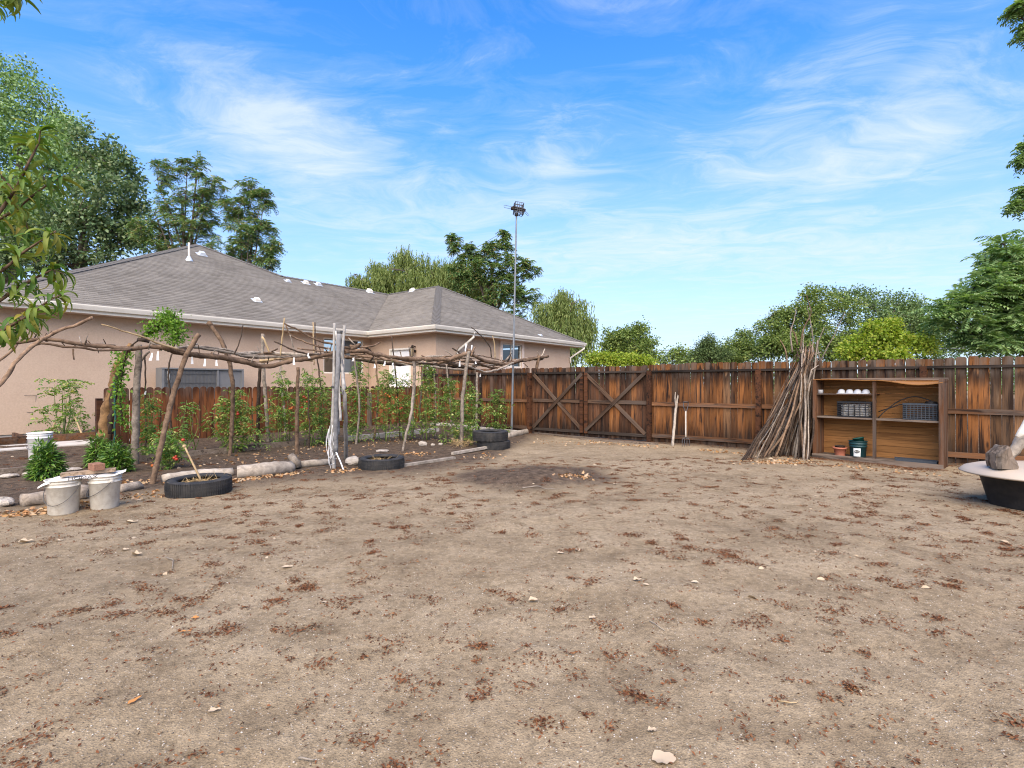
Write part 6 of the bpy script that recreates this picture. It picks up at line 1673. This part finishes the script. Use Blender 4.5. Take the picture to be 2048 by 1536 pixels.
part(tub, 'lid', loft([rring(tcx, .76, .60, zl - .012), rring(tcx, .785, .625, zl), rring(tcx, .78, .62, zl + .012), rring(tcx, .74, .58, zl + .05), rring(tcx, .64, .49, zl + .082), rring(tcx, .40, .32, zl + .10), rring(tcx, .02, .02, zl + .105)]), M['lid'], True)
part(tub, 'lid_recess', loft([rring(tcx + np.array([-.2, -.40]), .16, .08, zl + .036, 24, 3), rring(tcx + np.array([-.2, -.385]), .15, .07, zl + .058, 24, 3)]), M['lid'], True)
zt_ = zl + .09
def chunk(px, py, d, w, h, seed, label, mat='bark_grey'):
    rng = np.random.default_rng(seed); c = at(px, py, d)
    return c
ck = at(2003, 945, 5.66); ck[2] = zt_ - .01
rng = np.random.default_rng(12)
prof = [(-.115, .0), (.125, .0), (.13, .06), (.10, .17), (.065, .27), (.02, .325), (-.05, .30), (-.115, .21), (-.135, .10)]
Vv = []
for y in (-.11, -.075, 0.0, .08, .12):
    s = 1 - .25 * (abs(y) > .1) - .05 * (y > 0); ph = rng.normal(0, .012, (len(prof), 2))
    for (x, z_), q in zip(prof, ph): Vv.append(ck + .84 * np.array([(x + q[0]) * s + .03 * y, y + .02 * math.sin(x * 30), max(0, (z_ + q[1]) * (s * .5 + .5))]))
n = len(prof)
Ff = [(i * n + j, i * n + (j + 1) % n, (i + 1) * n + (j + 1) % n, (i + 1) * n + j) for i in range(4) for j in range(n)] + [tuple(range(n - 1, -1, -1)), tuple(4 * n + j for j in range(n))]
lc = solo('wood_chunk', (np.array(Vv), Ff), M['chunk'], 'split grey log chunk standing on the tan lid', 'log')
ss = lc.modifiers.new('s', 'SUBSURF'); ss.levels = ss.render_levels = 2; ss.subdivision_type = 'SIMPLE'
tx_ = bpy.data.textures.new('chunk', 'CLOUDS'); tx_.noise_scale = .07
dm = lc.modifiers.new('d', 'DISPLACE'); dm.texture = tx_; dm.strength = .022; dm.texture_coords = 'LOCAL'
solo('driftwood', cat([tube([at(2008, 925, 6.1), at(2030, 900, 6.1), at(2052, 868, 6.15), at(2090, 820, 6.2)], [.05, .055, .06, .05], 10, .06, .14, .01)]), M['bark_pale'], 'pale knotty branch propped behind the log chunk', 'branch', 'branches on the tan lid', True)
solo('driftwood', tube([at(2016, 903, 6.25), at(2035, 880, 6.25), at(2070, 838, 6.25)], [.016, .017, .018], 8, .08), M['reed'], 'straight slim wooden rod propped behind the log chunk', 'rod', 'branches on the tan lid', True)
solo('plastic_bag', tube([at(2034, 874, 6.0), at(2044, 866, 6.0), at(2054, 850, 6.0), at(2064, 828, 6.02)], [.02, .04, .05, .04], 10, .05, .1), M['bucket'], 'white wrapped bundle at the right edge above the tub', 'bundle', None, True)

# ------------------------------------------------------------------ litter on the ground
def ground_leaves(pts, L, W, rng, tilt=.3, lift=.004, curl=(.3, 1.6), seg=3):
    n = len(pts); a = rng.uniform(0, 6.28, n)
    d = np.stack([np.cos(a), np.sin(a), rng.normal(0, tilt * .5, n)], 1)
    b_ = pts.copy(); b_[:, 2] = gh(b_[:, 0], b_[:, 1]) + lift
    k = rng.uniform(.6, 1.3, n)
    return leaf_arcs(b_, unit(d), unit(Z3 + rng.normal(0, tilt, (n, 3))), L * k, W * k, rng.uniform(*curl, n), seg, .2)
rng = np.random.default_rng(70)
# seed litter: little clumps all over the yard plus loose pieces
cl_ = []
while len(cl_) < 2000:
    y = math.sqrt(rng.uniform() * (9.6 ** 2 - 1.25 ** 2) + 1.25 ** 2); x = rng.uniform(-1.05, 1.05) * y
    if soilmask(np.array(x), np.array(y)) > .5 and rng.uniform() < .75: continue
    if vnoise(x, y, .55, 21) < .42 and rng.uniform() < .6: continue
    cl_.append((x, y))
cl_ = np.array(cl_); pts = []
for x, y in cl_:
    big = rng.uniform() < .25
    n = int(rng.uniform(45, 120)) if big else int(rng.uniform(5, 28))
    s = rng.uniform(.018, .036) if big else rng.uniform(.010, .024); a = rng.normal(.15, .6); el = rng.uniform(1.0, 2.4)
    q = rng.normal(0, 1, (n, 2)) * np.array([s * el, s])
    pts.append(np.stack([x + q[:, 0] * math.cos(a) - q[:, 1] * math.sin(a), y + q[:, 0] * math.sin(a) + q[:, 1] * math.cos(a), np.zeros(n)], 1))
yl = 1.2 + 9 * rng.uniform(0, 1, 9000) ** .9; pts.append(np.stack([rng.uniform(-1.05, 1.05, 9000) * yl, yl, np.zeros(9000)], 1))
t_ = rng.uniform(-2.5, 9.9, 4200); o_ = np.abs(rng.normal(0, .22, 4200)) + .03; pf = FP[None] + V[None] * t_[:, None] - U[None] * o_[:, None]
pts.append(np.stack([pf[:, 0], pf[:, 1], np.zeros(4200)], 1))
ts = rng.uniform(0, 1, 3600); pq = S0[None, :2] + sx_[None, :2] * (ts * SW * 1.25 - .5)[:, None] - sy_[None, :2] * (np.abs(rng.normal(0, .14, 3600)) + .05)[:, None]
pts.append(np.stack([pq[:, 0], pq[:, 1], np.zeros(3600)], 1))
pts = np.vstack(pts); n = len(pts); pts[:, 2] = gh(pts[:, 0], pts[:, 1]) + .003 + rng.uniform(0, .008, n); a = rng.uniform(0, 6.28, n); k = rng.uniform(.6, 1.35, n)
vf = leaf_quads(pts, np.stack([np.cos(a), np.sin(a), rng.normal(0, .3, n)], 1), unit(Z3 + rng.normal(0, .5, (n, 3))), .0185 * k, .0075 * k, .45, .15)
solo('seed_litter', vf, M['l_seed'], 'reddish brown dry seed husks strewn in clumps over the dirt', 'litter', None, kind='stuff')
# dry leaves along the logs, trellis, fence and stick heap
def line_pts(a, b_, n, sd):
    A_, B_ = gp(*a), gp(*b_); t_ = rng.uniform(0, 1, n)[:, None]
    p_ = A_ * (1 - t_) + B_ * t_; p_[:, :2] += rng.normal(0, sd, (n, 2)); return p_
lp_ = [line_pts((420, 970), (600, 945), 300, .10), line_pts((300, 985), (250, 1000), 60, .15), line_pts((30, 1030), (100, 1020), 130, .12), line_pts((160, 1010), (180, 1005), 60, .1), line_pts((680, 942), (705, 940), 70, .12), line_pts((815, 908), (850, 908), 90, .1),
       line_pts((930, 916), (1000, 912), 40, .2), line_pts((250, 975), (300, 960), 60, .15), line_pts((1120, 950), (1180, 958), 70, .08), line_pts((1180, 885), (1330, 897), 120, .12), line_pts((1500, 925), (1620, 925), 220, .14), line_pts((1640, 930), (1880, 950), 90, .1), line_pts((1400, 900), (1500, 910), 80, .12),
       line_pts((480, 905), (900, 875), 260, .5), line_pts((1060, 885), (1200, 890), 60, .3), line_pts((300, 930), (700, 905), 120, .4)]
lp_ = np.vstack(lp_)
solo('dry_leaves', ground_leaves(lp_, .062, .036, rng, .5, .012, (.3, 1.8), 3), M['l_dry'], 'yellow and tan dry leaves gathered along the logs and fence foot', 'leaves', None, kind='stuff')
yl = 3.0 + 9 * rng.uniform(0, 1, 120); sc = np.stack([rng.uniform(-1, 1, 120) * yl, yl, np.zeros(120)], 1)
solo('scattered_leaves', ground_leaves(sc, .055, .032, rng, .35, .006, (.2, 1.2), 3), M['l_pale'], 'sparse small pale leaves dotted over the far dirt', 'leaves', None, kind='stuff')
# pebbles
yl = 1.2 + 5 * rng.uniform(0, 1, 5200) ** 1.2; pp = np.stack([rng.uniform(-1.05, 1.05, 5200) * yl, yl, np.zeros(5200)], 1)
pp[:, 2] = gh(pp[:, 0], pp[:, 1]); s = rng.uniform(.0018, .006, 5200)[:, None]
oc_ = np.array([[1, 0, .2], [0, 1, .2], [-1, 0, .2], [0, -1, .2], [0, 0, .9], [0, 0, -.5]]); 
Vv = (pp[:, None, :] + oc_[None] * s[:, None, :] * rng.uniform(.6, 1.4, (5200, 6, 1))).reshape(-1, 3)
f8 = np.array([(0, 1, 4), (1, 2, 4), (2, 3, 4), (3, 0, 4), (1, 0, 5), (2, 1, 5), (3, 2, 5), (0, 3, 5)])
m_, t2 = mat_new('pebble'); rn = t2.n('ShaderNodeNewGeometry').outputs['Random Per Island']
finish(t2, bsdf(t2, t2.ramp(rn, [(0, (.10, .085, .07)), (.4, (.25, .2, .15)), (.75, (.38, .33, .27)), (1, (.6, .56, .5))]), .85))
solo('gravel', (Vv, (np.arange(5200)[:, None, None] * 6 + f8[None]).reshape(-1, 3)), m_, 'fine loose grit on the dirt in the foreground', 'gravel', None, kind='stuff')
# single leaves one can pick out
def one_leaf(x, y, L, W, mat, label, yaw, curl=.5, seed=0):
    p_ = gp(x, y); r_ = np.random.default_rng(seed); n = 16; Vv = [[0, 0, 0]]
    for j in range(n):
        a = 2 * math.pi * j / n; k = 1 + .22 * math.cos(3 * a) * (j % 2) + r_.normal(0, .05)
        Vv.append([math.cos(a) * L / 2 * k * (1.15 if abs(a) < .3 else 1), math.sin(a) * W / 2 * k, 0])
    Vv = np.array(Vv); Vv[:, 2] = .006 + curl * (Vv[:, 1] ** 2) / W * 1.6 + curl * .5 * np.abs(Vv[:, 0]) ** 2 / L + r_.normal(0, .0015, n + 1)
    c, s_ = math.cos(yaw), math.sin(yaw)
    Vv = np.stack([Vv[:, 0] * c - Vv[:, 1] * s_, Vv[:, 0] * s_ + Vv[:, 1] * c, Vv[:, 2]], 1) + p_
    Ff = [(0, 1 + j, 1 + (j + 1) % n) for j in range(n)]
    solo('fallen_leaf', (Vv, Ff), M[mat], label, 'leaf', 'single leaves fallen on the dirt', True)
for a in ((1327, 1522, .085, .065, 'l_pale', 'biggest tan leaf at the bottom edge of the yard', .1, .4), (1066, 1205, .06, .045, 'l_pale', 'whitish curled leaf in the middle of the dirt', .2, 1.2), (574, 1136, .075, .045, 'l_pale', 'pale flat leaf left of the yard centre', .2, .4),
          (1275, 1163, .06, .04, 'l_pale', 'whitish leaf lying right of the yard centre', .1, .9), (1184, 1238, .04, .03, 'l_pale', 'small pale leaf below the whitish leaf pair', .4, .6), (1120, 1108, .05, .035, 'l_pale', 'small tan leaf between the dirt mound and the whitish curled leaf', .1, .5),
          (50, 1087, .10, .055, 'l_pale', 'curled white leaf nearest the left edge', .6, 1.2), (273, 1112, .07, .05, 'l_pale', 'curled white leaf below the two near buckets', .1, 1.2), (250, 1101, .05, .035, 'l_pale', 'small pale leaf just above the curled white leaf', .3, .5), (118, 1083, .05, .03, 'l_pale', 'small pale leaf in front of the near buckets', .2, .6),
          (390, 1238, .04, .03, 'l_orange', 'single bright red orange leaf in the left half of the dirt', .1, .4), (268, 1405, .055, .022, 'l_orange', 'upright orange brown leaf near the bottom left', 1.3, .5), (428, 1424, .045, .025, 'l_pale', 'small pinkish leaf near the bottom, right of the orange brown leaf', .3, .6),
          (1304, 1464, .035, .025, 'l_pale', 'small pale chip just above the biggest tan leaf', .1, .8), (368, 1266, .07, .018, 'l_orange', 'narrow brown leaf below the red orange leaf', .1, .5), (1230, 970, .06, .04, 'l_pale', 'pale leaf right of the dark dirt mound', .1, .6), (262, 1046, .10, .05, 'l_pale', 'large whitish leaf right of the near bucket foot', .2, .7)):
    one_leaf(*a, seed=int(a[0]))
def twig(pts, r, label, mat='bark_pale'):
    r = r * .7; w = [gp(x, y) + Z3 * (r + .003 + .008 * (i % 2)) for i, (x, y) in enumerate(pts)]
    solo('twig', tube(w, [r, r, r * .7, r * .4][:len(w)] if len(w) <= 4 else r, 6, .012, .10, .0015), M[mat], label, 'twig', 'twigs on the dirt', True)
twig([(333, 1117), (345, 1124), (345, 1140)], .005, 'bent white twig left of the yard centre')
twig([(1298, 1244), (1312, 1254), (1330, 1264)], .004, 'thin pale twig right of the yard centre')
twig([(1556, 1404), (1575, 1411), (1596, 1406)], .004, 'curved pale twig at the lower right', 'reed')
twig([(596, 1520), (612, 1526), (630, 1524)], .005, 'short white twig at the bottom edge')
twig([(955, 1262), (962, 1270), (958, 1276)], .003, 'tiny hooked twig in the middle foreground', 'reed')
twig([(1760, 1222), (1785, 1230), (1800, 1238)], .003, 'thin straight twig at the right of the dirt', 'reed')
twig([(1045, 972), (1075, 974), (1090, 979), (1110, 980)], .008, 'pale root lying below the dark dirt mound')
twig([(1025, 1306), (1038, 1303), (1046, 1296)], .004, 'short brown twig below the middle of the dirt', 'bark')
